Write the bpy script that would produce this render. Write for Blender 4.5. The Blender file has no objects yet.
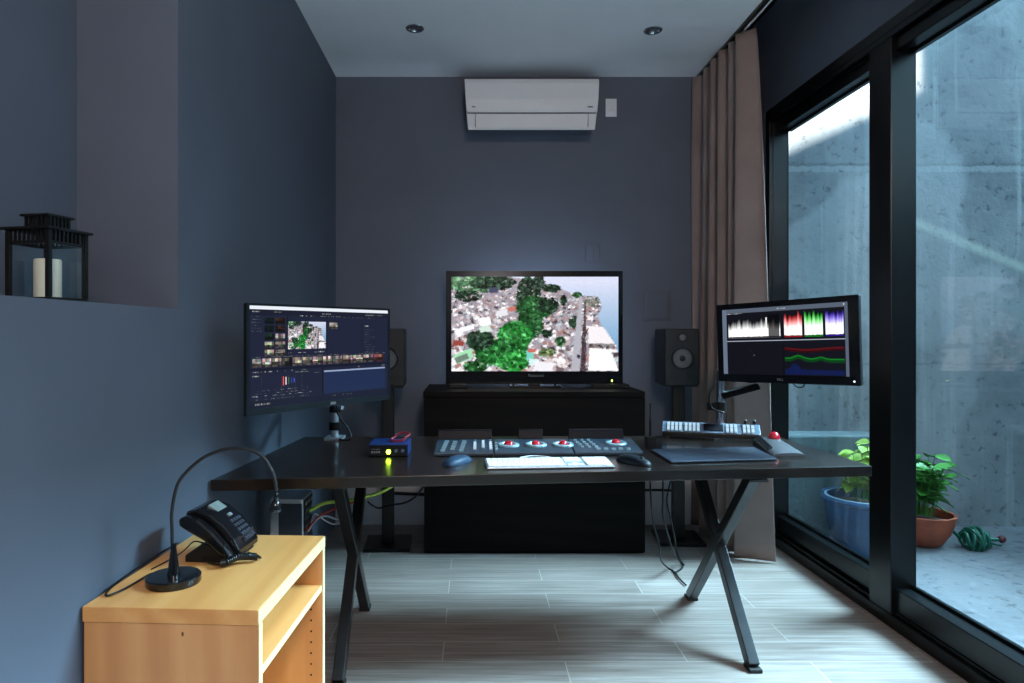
import bpy, bmesh, math, random
import numpy as np
from mathutils import Vector, Matrix
random.seed(7)
PI = math.pi
C = bpy.context.scene.collection
EYE = 1.224           # camera height
CEIL = 2.849
F = 683.0             # 24 mm lens on a 36 mm wide frame of 1024

# ---------------------------------------------------------------- helpers
def sr(r, g, b):
    f = lambda c: (c / 255 / 12.92) if c / 255 <= .04045 else ((c / 255 + .055) / 1.055) ** 2.4
    return (f(r), f(g), f(b), 1.0)

def at(u, v, y):      # the room point that lies at depth y in direction (u, v)
    return Vector(((u - 472) * y / F, y, EYE - (v - 332) * y / F))

def on(u, v, z):      # the point of the horizontal plane z in direction (u, v)
    y = F * (EYE - z) / (v - 332)
    return Vector(((u - 472) * y / F, y, z))

class NT:
    def __init__(s, name):
        s.m = bpy.data.materials.new(name); s.m.use_nodes = True
        s.t = s.m.node_tree; s.n = s.t.nodes; s.l = s.t.links
        s.b = s.n['Principled BSDF']; s.out = s.n['Material Output']
    def add(s, typ, **kw):
        n = s.n.new(typ)
        for k, v in kw.items():
            if k in n.inputs: n.inputs[k].default_value = v
            else: setattr(n, k, v)
        return n
    def ramp(s, fac, stops):
        r = s.n.new('ShaderNodeValToRGB')
        e = r.color_ramp.elements
        while len(e) < len(stops): e.new(.5)
        for el, (p, c) in zip(e, stops): el.position = p; el.color = c
        s.l.new(fac, r.inputs['Fac']); return r.outputs['Color']
    def mix(s, fac, a, b, mode='MIX'):
        m = s.n.new('ShaderNodeMix'); m.data_type = 'RGBA'; m.blend_type = mode
        for sock, val in ((m.inputs[0], fac), (m.inputs[6], a), (m.inputs[7], b)):
            if hasattr(val, 'is_linked'): s.l.new(val, sock)
            else: sock.default_value = val
        return m.outputs[2]
    def math(s, op, a, b=0.0, c=0.0):
        m = s.n.new('ShaderNodeMath'); m.operation = op
        for sock, val in zip(m.inputs, (a, b, c)):
            if hasattr(val, 'is_linked'): s.l.new(val, sock)
            else: sock.default_value = val
        return m.outputs[0]
    def coord(s, scale=(1, 1, 1), loc=(0, 0, 0), rot=(0, 0, 0), kind='Object'):
        tc = s.n.new('ShaderNodeTexCoord'); mp = s.n.new('ShaderNodeMapping')
        mp.inputs['Scale'].default_value = scale; mp.inputs['Location'].default_value = loc
        mp.inputs['Rotation'].default_value = rot
        s.l.new(tc.outputs[kind], mp.inputs['Vector']); return mp.outputs['Vector']
    def noise(s, vec, scale, detail=4, rough=.5):
        n = s.n.new('ShaderNodeTexNoise'); n.inputs['Scale'].default_value = scale
        n.inputs['Detail'].default_value = detail; n.inputs['Roughness'].default_value = rough
        s.l.new(vec, n.inputs['Vector']); return n.outputs['Fac']
    def bump(s, h, strength=.2, dist=.005):
        b = s.n.new('ShaderNodeBump'); b.inputs['Strength'].default_value = strength
        b.inputs['Distance'].default_value = dist
        s.l.new(h, b.inputs['Height']); s.l.new(b.outputs['Normal'], s.b.inputs['Normal'])

def mat(name, col, rough=.5, metal=0.0, var=.06, nscale=30, bump=0.0, coat=0.0, spec=.5):
    t = NT(name)
    v = t.coord()
    n = t.noise(v, nscale)
    c2 = tuple(min(1, x * (1 + var * 2)) for x in col[:3]) + (1,)
    c1 = tuple(x * (1 - var * 2) for x in col[:3]) + (1,)
    t.l.new(t.ramp(n, [(.3, c1), (.7, c2)]), t.b.inputs['Base Color'])
    t.b.inputs['Roughness'].default_value = rough; t.b.inputs['Metallic'].default_value = metal
    t.b.inputs['Coat Weight'].default_value = coat
    t.b.inputs['Specular IOR Level'].default_value = spec
    if bump: t.bump(n, bump)
    return t.m

def emis(name, col, strength):
    t = NT(name)
    t.b.inputs['Base Color'].default_value = (0.01, 0.01, 0.01, 1)
    t.b.inputs['Emission Color'].default_value = col
    t.b.inputs['Emission Strength'].default_value = strength
    return t.m

class MB:
    def __init__(s): s.v = []; s.f = []
    def add(s, vs, fs, M=None):
        k = len(s.v)
        s.v += [(M @ Vector(p)) if M else Vector(p) for p in vs]
        s.f += [tuple(i + k for i in f) for f in fs]; return s
    def box(s, x0, x1, y0, y1, z0, z1, M=None):
        vs = [(x, y, z) for z in (z0, z1) for y in (y0, y1) for x in (x0, x1)]
        return s.add(vs, [(0, 2, 3, 1), (4, 5, 7, 6), (0, 1, 5, 4), (2, 6, 7, 3), (0, 4, 6, 2), (1, 3, 7, 5)], M)
    def hexa(s, bottom, top):   # 4 + 4 corners, counter-clockwise seen from above
        return s.add(list(bottom) + list(top), [(3, 2, 1, 0), (4, 5, 6, 7), (0, 1, 5, 4), (1, 2, 6, 5), (2, 3, 7, 6), (3, 0, 4, 7)])
    def prism(s, poly, a0, a1, axis='z', M=None):
        n = len(poly)
        f = {'z': lambda p, a: (p[0], p[1], a), 'x': lambda p, a: (a, p[0], p[1]), 'y': lambda p, a: (p[0], a, p[1])}[axis]
        vs = [f(p, a0) for p in poly] + [f(p, a1) for p in poly]
        return s.add(vs, [tuple(range(n))[::-1], tuple(range(n, 2 * n))] + [(i, (i + 1) % n, (i + 1) % n + n, i + n) for i in range(n)], M)
    def lathe(s, prof, c=(0, 0, 0), seg=32, M=None, close=True):
        vs = []; fs = []
        for r, z in prof:
            for k in range(seg):
                a = 2 * PI * k / seg
                vs.append((c[0] + r * math.cos(a), c[1] + r * math.sin(a), c[2] + z))
        for j in range(len(prof) - 1):
            for k in range(seg):
                a = j * seg + k; b = j * seg + (k + 1) % seg
                fs.append((a, b, b + seg, a + seg))
        if close:
            fs.append(tuple(range(seg))[::-1]); k = (len(prof) - 1) * seg; fs.append(tuple(range(k, k + seg)))
        return s.add(vs, fs, M)
    def sphere(s, c, r, seg=20, rings=12, sc=(1, 1, 1), M=None, top_only=0):
        prof = []
        for j in range(rings + 1):
            a = -PI / 2 + PI * j / rings
            prof.append((max(1e-5, r * math.cos(a)), r * math.sin(a)))
        L = Matrix.Translation(c) @ Matrix.Diagonal((*sc, 1))
        return s.lathe(prof, seg=seg, M=(M @ L) if M else L)
    def tube(s, pts, r, seg=10, M=None, smooth=6):
        pts = [Vector(p) for p in pts]
        if smooth > 1 and len(pts) > 2:
            q = []
            P = [pts[0]] + pts + [pts[-1]]
            for i in range(1, len(P) - 2):
                for k in range(smooth):
                    t = k / smooth
                    a, b, c, d = P[i - 1], P[i], P[i + 1], P[i + 2]
                    q.append(.5 * ((2 * b) + (c - a) * t + (2 * a - 5 * b + 4 * c - d) * t * t + (3 * b - a - 3 * c + d) * t ** 3))
            q.append(pts[-1]); pts = q
        n = len(pts); rr = r if isinstance(r, (list, tuple)) else [r] * n
        if len(rr) != n: rr = [rr[min(len(rr) - 1, int(i * len(rr) / n))] for i in range(n)]
        up = Vector((0, 0, 1)); vs = []; prev = None
        for i, p in enumerate(pts):
            d = (pts[min(i + 1, n - 1)] - pts[max(i - 1, 0)])
            if d.length < 1e-9: d = Vector((0, 0, 1))
            d.normalize()
            if prev is None:
                prev = d.cross(up)
                if prev.length < .1: prev = d.cross(Vector((1, 0, 0)))
            a = prev - d * prev.dot(d)
            if a.length < 1e-6: a = d.orthogonal()
            a.normalize(); b = d.cross(a); prev = a
            for k in range(seg):
                t = 2 * PI * k / seg
                vs.append(p + rr[i] * (a * math.cos(t) + b * math.sin(t)))
        fs = [(j * seg + k, j * seg + (k + 1) % seg, (j + 1) * seg + (k + 1) % seg, (j + 1) * seg + k) for j in range(n - 1) for k in range(seg)]
        fs += [tuple(range(seg))[::-1], tuple(range((n - 1) * seg, n * seg))]
        return s.add(vs, fs, M)
    def bar(s, p0, p1, w, d, side):   # rectangular bar between two points; side = the direction its width d lies in
        p0, p1, side = Vector(p0), Vector(p1), Vector(side).normalized()
        a = (p1 - p0).normalized(); n = a.cross(side).normalized()
        c = [(-1, -1), (1, -1), (1, 1), (-1, 1)]
        return s.hexa([p0 + n * w / 2 * i + side * d / 2 * j for i, j in c], [p1 + n * w / 2 * i + side * d / 2 * j for i, j in c])
    def build(s, name, m, parent=None, world=False, smooth=False, bevel=0, seg=2, label=None, col=None):
        me = bpy.data.meshes.new(name)
        off = Vector((0, 0, 0))
        inv = None
        if world and parent is not None:
            inv = wmat(parent).inverted()
        me.from_pydata([tuple(inv @ p) if inv else tuple(p) for p in s.v], [], s.f)
        bm = bmesh.new(); bm.from_mesh(me)
        bmesh.ops.recalc_face_normals(bm, faces=bm.faces); bm.to_mesh(me); bm.free()
        me.materials.append(m)
        o = bpy.data.objects.new(name, me); C.objects.link(o)
        if parent is not None: o.parent = parent
        if smooth:
            me.shade_smooth() if hasattr(me, 'shade_smooth') else [setattr(p, 'use_smooth', True) for p in me.polygons]
            md = o.modifiers.new('edges', 'EDGE_SPLIT'); md.split_angle = math.radians(38)
        if bevel:
            b = o.modifiers.new('bevel', 'BEVEL'); b.width = bevel; b.segments = seg; b.limit_method = 'ANGLE'; b.angle_limit = math.radians(40)
        if label: o['label'] = label
        return o

def wmat(o):
    M = Matrix.Translation(o.location) @ o.rotation_euler.to_matrix().to_4x4()
    return (wmat(o.parent) @ M) if o.parent else M

def thing(name, label, cat, loc=(0, 0, 0), rz=0, group=None):
    o = bpy.data.objects.new(name, None); C.objects.link(o)
    o.empty_display_size = .05
    o.location = loc; o.rotation_euler = (0, 0, rz); o['label'] = label; o['category'] = cat
    if group: o['group'] = group
    return o
def tag(o, label, cat, group=None):
    o['label'] = label; o['category'] = cat
    if group: o['group'] = group
    return o
def struct(o):
    o['kind'] = 'structure'; return o
def dup(root, loc, rz, label=None, group=None):
    def rec(o, par):
        c = o.copy(); C.objects.link(c)
        if par: c.parent = par
        for ch in [x for x in bpy.data.objects if x.parent is o and x is not c]: rec(ch, c)
        return c
    r = rec(root, None); r.location = loc; r.rotation_euler = (0, 0, rz)
    if label: r['label'] = label
    if group: r['group'] = group
    return r
def text_mb(txt, size, M):
    cu = bpy.data.curves.new('t', 'FONT'); cu.body = txt; cu.size = size; cu.align_x = 'CENTER'; cu.align_y = 'CENTER'; cu.extrude = .0003
    o = bpy.data.objects.new('t', cu); C.objects.link(o)
    bpy.context.view_layer.update()
    dg = bpy.context.evaluated_depsgraph_get()
    me = bpy.data.meshes.new_from_object(o.evaluated_get(dg))
    mb = MB(); mb.add([v.co[:] for v in me.vertices], [tuple(p.vertices) for p in me.polygons], M)
    bpy.data.objects.remove(o); bpy.data.curves.remove(cu); bpy.data.meshes.remove(me)
    return mb

# ---------------------------------------------------------------- materials
def wall_paint():
    t = NT('slate_blue_paint'); v = t.coord()
    n = t.noise(v, 2.2, 3); n2 = t.noise(v, 160, 2)
    t.l.new(t.ramp(n, [(.3, sr(78, 86, 100)), (.7, sr(84, 92, 107))]), t.b.inputs['Base Color'])
    t.b.inputs['Roughness'].default_value = .62; t.bump(n2, .06, .002); return t.m
M_wall = wall_paint()
M_ceil = mat('white_ceiling_paint', sr(238, 238, 242), .8, var=.01, nscale=3)
M_cone = mat('grey_cone', sr(84, 84, 88), .6)
M_white = mat('white_trim', sr(214, 216, 220), .45, var=.01, nscale=8)
def floor_mat():
    t = NT('wood_look_tile'); v = t.coord(loc=(.11, -.062, 0))
    br = t.add('ShaderNodeTexBrick'); br.offset = .5; br.offset_frequency = 2
    for k, x in (('Scale', 1.0), ('Mortar Size', .0022), ('Mortar Smooth', .1), ('Bias', 0.0), ('Brick Width', .91), ('Row Height', .165)):
        br.inputs[k].default_value = x
    br.inputs['Color1'].default_value = (0, 0, 0, 1); br.inputs['Color2'].default_value = (1, 1, 1, 1); br.inputs['Mortar'].default_value = (.5, .5, .5, 1)
    t.l.new(v, br.inputs['Vector'])
    vv = t.n.new('ShaderNodeVectorMath'); vv.operation = 'MULTIPLY_ADD'
    t.l.new(br.outputs['Color'], vv.inputs[0]); vv.inputs[1].default_value = (7, 3, 5); t.l.new(v, vv.inputs[2])
    mp = t.n.new('ShaderNodeMapping'); mp.inputs['Scale'].default_value = (1.2, 26, 1); t.l.new(vv.outputs[0], mp.inputs['Vector'])
    g = t.noise(mp.outputs['Vector'], 2.2, 8, .62)
    big = t.noise(v, 3.0, 3)
    base = t.ramp(g, [(.25, sr(92, 79, 72)), (.5, sr(138, 125, 119)), (.75, sr(180, 170, 165))])
    tint = t.mix(.22, base, t.ramp(br.outputs['Color'], [(0, sr(84, 74, 68)), (1, sr(158, 146, 136))]))
    tint = t.mix(t.math('MULTIPLY', big, .35), tint, sr(84, 76, 72))
    colr = t.mix(br.outputs['Fac'], tint, sr(164, 156, 150))
    t.l.new(colr, t.b.inputs['Base Color'])
    rr = t.math('MULTIPLY_ADD', g, .2, .28)
    t.l.new(rr, t.b.inputs['Roughness'])
    t.bump(t.math('SUBTRACT', t.math('MULTIPLY', g, .3), br.outputs['Fac']), .25, .002)
    return t.m
M_floor = floor_mat()
def wood(name, c1, c2, c3, stretch, rough, coat=0.0, axis=0, seed=0.0, spec=.5):
    t = NT(name); sc = [26, 26, 26]; sc[axis] = stretch
    v = t.coord(scale=tuple(sc), loc=(seed, seed, seed))
    g = t.noise(v, .6, 8, .6); v2 = t.coord(scale=(1.4, 1.4, 1.4)); g2 = t.noise(v2, 2.2, 4)
    w = t.add('ShaderNodeTexWave'); w.bands_direction = 'DIAGONAL'
    w.inputs['Scale'].default_value = .22; w.inputs['Distortion'].default_value = 7; w.inputs['Detail'].default_value = 2
    t.l.new(v, w.inputs['Vector'])
    mixed = t.math('ADD', t.math('MULTIPLY', g, .75), t.math('MULTIPLY', w.outputs['Fac'], .25))
    col = t.ramp(mixed, [(.25, c1), (.5, c2), (.75, c3)])
    col = t.mix(t.math('MULTIPLY', g2, .3), col, c1)
    t.l.new(col, t.b.inputs['Base Color'])
    t.b.inputs['Roughness'].default_value = rough; t.b.inputs['Coat Weight'].default_value = coat
    t.b.inputs['Coat Roughness'].default_value = .12
    t.b.inputs['Specular IOR Level'].default_value = spec
    t.bump(g, .05, .001); return t.m
M_desk = wood('dark_walnut', sr(15, 11, 9), sr(22, 15, 12), sr(32, 22, 16), 2.0, .3, .4, spec=.2)
M_desk.node_tree.nodes['Principled BSDF'].inputs['Coat Roughness'].default_value = .08
M_maple = wood('maple_veneer', sr(200, 138, 76), sr(214, 154, 90), sr(226, 172, 108), 2.0, .38, 0, 1)
M_maple_v = wood('maple_panel', sr(188, 128, 78), sr(202, 144, 90), sr(216, 162, 106), 2.0, .42, 0, 2, 3.0)
M_maple_e = mat('maple_edge_band', sr(214, 186, 138), .45, var=.03, nscale=40)
M_cab = wood('black_brown_wood', sr(5, 4, 4), sr(10, 8, 8), sr(22, 15, 12), 1.5, .5, .0, spec=.08)
M_steel = mat('dark_steel', sr(54, 54, 56), .33, .75, var=.08, nscale=14)
M_blackmetal = mat('black_metal', sr(14, 15, 17), .4, .2, spec=.35)
M_frame = mat('black_window_frame', sr(7, 9, 11), .28, .0, var=.05, spec=.3)
M_black = mat('black_plastic', sr(15, 16, 18), .38, spec=.35)
M_gloss = mat('glossy_black_plastic', sr(14, 15, 18), .14)
M_satin = mat('satin_charcoal', sr(25, 27, 31), .5, spec=.35)
M_rubber = mat('black_rubber', sr(14, 14, 15), .7)
M_chrome = mat('chrome', sr(200, 203, 208), .12, 1.0, var=.02)
M_plate = mat('blue_grey_plate', sr(84, 96, 112), .4, .3)
M_silver = mat('silver_aluminium', sr(176, 182, 190), .38, .6, var=.02)
M_bluegrey = mat('blue_grey_plastic', sr(84, 104, 124), .42)
M_mouse = mat('navy_mouse_shell', sr(38, 58, 80), .5, spec=.25)
M_panelbody = mat('slate_panel_shell', sr(34, 46, 58), .45)
M_monshell = mat('dark_monitor_shell', sr(20, 26, 32), .35, spec=.3)
M_paneldisp = mat('smoked_display', sr(15, 13, 19), .4, spec=.1)
M_ring = mat('pale_teal_ring', sr(140, 170, 180), .28, .2)
M_red = mat('red_ball', sr(190, 22, 40), .1, coat=.6, var=.02)
M_key = mat('white_key', sr(224, 228, 234), .5, var=.01)
M_beige = mat('grey_beige_plastic', sr(72, 72, 76), .5, spec=.25)
M_bluebox = mat('blue_anodised', sr(18, 56, 118), .3, .3)
M_wax = mat('cream_wax', sr(232, 226, 208), .55, var=.02)
M_terra = mat('terracotta', sr(150, 72, 48), .8, var=.12, nscale=12, bump=.1)
M_bluepot = mat('blue_glazed_ceramic', sr(52, 84, 118), .25, var=.2, nscale=5)
M_potrim = mat('pale_blue_rim', sr(150, 172, 190), .3)
M_soil = mat('dark_soil', sr(58, 46, 38), .95, var=.3, nscale=60, bump=.5)
M_leafA = mat('green_leaf', sr(62, 128, 44), .5, var=.25, nscale=10)
M_leafB = mat('yellow_green_leaf', sr(140, 170, 60), .5, var=.25, nscale=10)
M_hose = mat('green_hose', sr(18, 84, 66), .35, var=.12)
def curtain_mat():
    t = NT('taupe_velvet'); v = t.coord(); n = t.noise(v, 3.5, 4); w = t.noise(t.coord(scale=(300, 300, 40)), 2, 2)
    t.l.new(t.ramp(n, [(.3, sr(122, 105, 100)), (.7, sr(142, 124, 118))]), t.b.inputs['Base Color'])
    t.b.inputs['Roughness'].default_value = .8; t.b.inputs['Sheen Weight'].default_value = .08
    t.bump(t.math('ADD', w, t.noise(v, 9, 3)), .2, .004); return t.m
M_curtain = curtain_mat()
def concrete(name, lo, hi, joints=True):
    t = NT(name); v = t.coord(); n = t.noise(v, 1.3, 8, .62); n2 = t.noise(v, 18, 5, .7)
    st = t.noise(t.coord(scale=(9, 9, .5)), 1.4, 4)
    c = t.ramp(n, [(.3, lo), (.7, hi)])
    c = t.mix(t.math('MULTIPLY', t.ramp(n2, [(.35, (1, 1, 1, 1)), (.44, (0, 0, 0, 1))]), .7), c, tuple(x * .35 for x in lo[:3]) + (1,))
    c = t.mix(t.math('MULTIPLY', t.ramp(st, [(.56, (0, 0, 0, 1)), (.7, (1, 1, 1, 1))]), .4), c, tuple(min(1, x * 1.5) for x in hi[:3]) + (1,))
    if joints:
        sx = t.n.new('ShaderNodeSeparateXYZ'); t.l.new(v, sx.inputs[0])
        wob = t.math('MULTIPLY_ADD', n2, .05, -.025)
        for z0, hw, lightc in ((2.30, .010, False), (2.272, .018, True), (1.02, .006, False)):
            dz = t.math('ABSOLUTE', t.math('SUBTRACT', t.math('ADD', sx.outputs[2], wob), z0))
            k = t.math('MULTIPLY', t.math('LESS_THAN', dz, hw), .3)
            c = t.mix(k, c, tuple(min(1, x * 1.35) for x in hi[:3]) + (1,) if lightc else tuple(x * .4 for x in lo[:3]) + (1,))
        # window reflection painted into the wall colour as a pale diagonal band
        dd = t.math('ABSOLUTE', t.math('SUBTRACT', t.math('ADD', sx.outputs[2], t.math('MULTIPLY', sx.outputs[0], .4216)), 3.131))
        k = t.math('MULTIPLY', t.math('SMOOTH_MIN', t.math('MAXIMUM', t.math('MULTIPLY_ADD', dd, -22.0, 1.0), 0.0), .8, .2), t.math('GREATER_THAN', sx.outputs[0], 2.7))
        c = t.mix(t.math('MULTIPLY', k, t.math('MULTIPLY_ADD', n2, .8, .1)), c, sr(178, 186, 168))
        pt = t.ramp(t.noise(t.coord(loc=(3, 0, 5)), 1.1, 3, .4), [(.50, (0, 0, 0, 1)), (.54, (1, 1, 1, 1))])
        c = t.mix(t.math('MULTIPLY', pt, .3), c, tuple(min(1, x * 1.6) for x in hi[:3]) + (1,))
    t.l.new(c, t.b.inputs['Base Color']); t.b.inputs['Roughness'].default_value = .88
    t.bump(t.math('ADD', n, t.math('MULTIPLY', n2, .5)), .45, .02); return t.m
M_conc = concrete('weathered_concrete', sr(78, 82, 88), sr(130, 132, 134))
M_patio = concrete('patio_concrete', sr(92, 93, 98), sr(114, 115, 120), False)
M_ledge = concrete('dark_ledge_concrete', sr(70, 84, 88), sr(92, 106, 110), False)
def glass():
    t = NT('window_glass'); t.n.remove(t.b)
    tr = t.n.new('ShaderNodeBsdfTransparent'); tr.inputs['Color'].default_value = (.94, .975, .98, 1)
    gl = t.n.new('ShaderNodeBsdfGlossy'); gl.inputs['Roughness'].default_value = .015
    lw = t.n.new('ShaderNodeLayerWeight'); lw.inputs['Blend'].default_value = .5
    fr = t.math('MULTIPLY_ADD', t.math('POWER', lw.outputs['Facing'], 5.0), .9, .035)
    mx = t.n.new('ShaderNodeMixShader')
    t.l.new(fr, mx.inputs[0]); t.l.new(tr.outputs[0], mx.inputs[1]); t.l.new(gl.outputs[0], mx.inputs[2])
    t.l.new(mx.outputs[0], t.out.inputs['Surface'])
    return t.m
M_glass = glass()
M_txt = mat('pale_grey_print', sr(190, 194, 200), .5)
M_txtd = mat('grey_print', sr(120, 124, 130), .5)
M_led = emis('green_led', (.55, 1, .03, 1), 22)
M_ledw = emis('bias_led', (.62, .78, 1, 1), 85)
M_btn = emis('lit_white_button', (.55, .80, 1, 1), .75)
def picture_mat(name, strength):
    t = NT(name)
    a = t.n.new('ShaderNodeVertexColor'); a.layer_name = 'Col'
    t.b.inputs['Base Color'].default_value = (.004, .004, .005, 1); t.b.inputs['Roughness'].default_value = .3; t.b.inputs['Specular IOR Level'].default_value = .08
    t.l.new(a.outputs['Color'], t.b.inputs['Emission Color']); t.b.inputs['Emission Strength'].default_value = strength
    return t.m
def warp(img, y0, y1):    # columns laid out as seen -> columns laid out along the slanted screen
    W = img.shape[1]; q = (np.arange(W) + .5) / W
    qq = q * y1 / (y0 + q * (y1 - y0))
    return img[:, np.clip((qq * W).astype(int), 0, W - 1)]
def picture(name, img, tl, tr, bl, m, parent):    # a lit screen: fine grid of cells, each with the picture's colour (emission)
    H, W = img.shape[:2]
    tl, tr, bl = Vector(tl), Vector(tr), Vector(bl); du = (tr - tl) / W; dv = (bl - tl) / H
    inv = wmat(parent).inverted()
    vs = [tuple(inv @ (tl + du * i + dv * j)) for j in range(H + 1) for i in range(W + 1)]
    fs = [(j * (W + 1) + i, (j + 1) * (W + 1) + i, (j + 1) * (W + 1) + i + 1, j * (W + 1) + i + 1) for j in range(H) for i in range(W)]
    me = bpy.data.meshes.new(name); me.from_pydata(vs, [], fs)
    ca = me.color_attributes.new('Col', 'FLOAT_COLOR', 'CORNER')
    lin = np.where(img <= .04045, img / 12.92, ((img + .055) / 1.055) ** 2.4)
    col = np.ones((H * W, 4, 4), np.float32); col[:, :, :3] = lin.reshape(H * W, 1, 3)
    ca.data.foreach_set('color', col.ravel())
    me.materials.append(m); o = bpy.data.objects.new(name, me); C.objects.link(o); o.parent = parent
    return o

# ---------------------------------------------------------------- room shell
XL, XR, YB, YF = -.866, 1.731, 4.351, -2.6
T = .12
struct(MB().box(XL - .6, XR + .03, YF - T, YB + T, -.15, 0).build('floor', M_floor))
cl = MB().box(XL - .6, 1.493, YF - T, YB + T, CEIL, CEIL + T); cl.box(1.493 - .02, 2.0, YF - T, YB + T, CEIL + .32, CEIL + .42)
cl.box(1.473, 1.493, YF, YB, CEIL, CEIL + .32)
struct(cl.build('ceiling', M_ceil))
struct(MB().box(XL - .6, 2.0, YB, YB + .04, -.1, 3.2).build('wall_back', M_wall))
struct(MB().box(XL - .6, 2.0, YF - T, YF, -.1, 3.2).build('wall_front', M_wall))
NZ, NY1, NX = 1.292, 2.012, -1.164        # wall recess
wl = MB()
wl.box(XL - .42, XL, YF, YB, 0, NZ)
wl.box(XL - .42, XL, NY1, YB, NZ, CEIL)
wl.box(XL - .42, XL, YF, .45, NZ, CEIL)
wl.box(XL - .42, XL, .45, NY1, 2.62, CEIL)
wl.box(XL - .42, NX, .45, NY1, NZ, 2.62)
struct(wl.build('wall_left', M_wall))
WY0, WY1, WZ = -.9, 3.975, 2.52           # window opening
wr = MB()
wr.box(XR, 1.93, YF, YB, WZ, 3.17)
wr.box(XR, 1.842, WY1 + .055, YB, 0, WZ)
wr.box(XR, 1.96, YF, WY0, 0, WZ)
struct(wr.build('wall_right', M_wall))
bb = MB(); bb.box(XL, 1.70, YB - .02, YB, 0, .30); bb.box(XL, 1.70, YB - .026, YB - .02, .27, .30)
struct(bb.build('baseboard_back', M_white, bevel=.003))
# window
w = thing('window_1', 'x', 'x', (XR, 2.9, 0)); del w['label']; del w['category']; struct(w)
def wpart(mb, name, m=M_frame, bevel=.003): return struct(mb.build(name, m, w, world=True, bevel=bevel))
mb = MB(); mb.box(XR, 1.85, WY0, WY1 + .055, 0, .055); mb.box(XR + .018, XR + .028, WY0, WY1, .055, .07)
wpart(mb, 'sill')
mb = MB(); mb.box(XR, 1.85, WY0, WY1 + .055, 2.47, WZ); mb.box(XR, XR + .012, WY0, WY1, 2.445, 2.47); mb.box(XR + .028, XR + .036, WY0, WY1, 2.44, 2.47); mb.box(XR + .05, XR + .056, WY0, WY1, 2.425, 2.47)
wpart(mb, 'window_head')
wpart(MB().box(XR, 1.842, WY1, WY1 + .055, .0, WZ), 'window_jamb')
wpart(MB().box(XR, 1.93, WY0 - .055, WY0, .0, WZ), 'window_jamb')
def panel(y0, y1, s0, s1, xin):
    mb = MB()
    mb.box(xin + .02, 1.862, y0, y1, .05, .160); mb.box(xin + .02, 1.862, y0, y1, 2.39, 2.475)
    mb.box(xin, 1.842, y0, y0 + s0, .05, 2.475); mb.box(xin, 1.842, y1 - s1, y1, .05, 2.475)
    mb.box(1.822, 1.828, y0 + s0, y1 - s1, .16, .172); mb.box(1.822, 1.828, y0 + s0, y1 - s1, 2.38, 2.39)
    wpart(mb, 'sash')
    wpart(MB().box(1.832, 1.838, y0 + s0, y1 - s1, .155, 2.395), 'pane', M_glass, 0)
panel(2.96, 3.975, .045, .004, XR + .02)
panel(1.22, 2.985, .10, .155, XR + .004)
panel(-.90, 1.22, .10, .06, XR + .02)
# curtain track
t = MB(); t.box(1.424, 1.446, -.9, 4.33, CEIL - .016, CEIL)
tag(t.build('curtain_track', M_blackmetal), 'slim dark curtain track fixed along the ceiling above the window wall', 'curtain track')

# outside
struct(MB().box(1.852, 4.8, -6, 4.6, -.25, -.026).build('patio_floor', M_patio))
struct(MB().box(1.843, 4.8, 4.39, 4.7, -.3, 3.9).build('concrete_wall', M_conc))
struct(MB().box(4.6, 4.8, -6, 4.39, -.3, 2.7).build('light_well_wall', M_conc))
# unseen wall added to block the sun from all but a concrete patch
zk = .5 * 7.39
gb = MB(); gb.prism([(1.96, -.2), (2.87, -.2), (2.87, 2.37 + .457 * .91 + zk), (1.96, 2.37 + zk)], -3.15, -3.0, 'y'); gb.box(2.87, 4.8, -3.15, -3.0, -.2, 8.0)
struct(gb.build('sun_blocker_wall', M_conc))
struct(MB().box(1.862, 2.52, 4.17, 4.389, -.026, .59).build('concrete_ledge', M_ledge, bevel=.01))

# ---------------------------------------------------------------- curtain
def curtain():
    n, mz = 240, 60; vs = []; fs = []
    for j in range(mz + 1):
        tt = j / mz; z = CEIL - .02 - tt * (CEIL - .03)
        for i in range(n + 1):
            s = i / n
            ph = 2 * PI * (5.5 * s ** 1.18) + .6 * math.sin(7 * s + 1.8 * tt) * (1 - s)
            A = .034 + .062 * tt ** .8 * (.35 + .65 * s) + .008 * math.sin(11 * s + 2)
            xc = 1.434 + .022 * s + .062 * s * tt ** .7 + .010 * math.sin(9 * s + 3 * tt) * tt
            y = 4.30 - .68 * s + .02 * math.cos(ph) * (1 - tt * .3)
            x = xc - A * (math.cos(ph) + .10 * math.sin(2 * ph + 3 * tt)) + .006 * math.sin(31 * s + 5 * tt) * tt
            if i == n: pass
            vs.append((x, y, z))
    for j in range(mz):
        for i in range(n):
            a = j * (n + 1) + i; fs.append((a, a + 1, a + n + 2, a + n + 1))
    m = MB(); m.add(vs, fs)
    c = thing('curtain', 'long taupe curtain gathered in folds beside the glass door', 'curtain', (1.43, 3.95, 0))
    o = m.build('drape', M_curtain, c, world=True, smooth=False)
    for p in o.data.polygons: p.use_smooth = True
    so = o.modifiers.new('thick', 'SOLIDIFY'); so.thickness = .004
    for k in range(7):
        y = 4.28 - k * .11; MB().box(1.43, 1.44, y - .004, y + .004, CEIL - .03, CEIL - .014).build('hook', M_blackmetal, c, world=True)
curtain()

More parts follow.
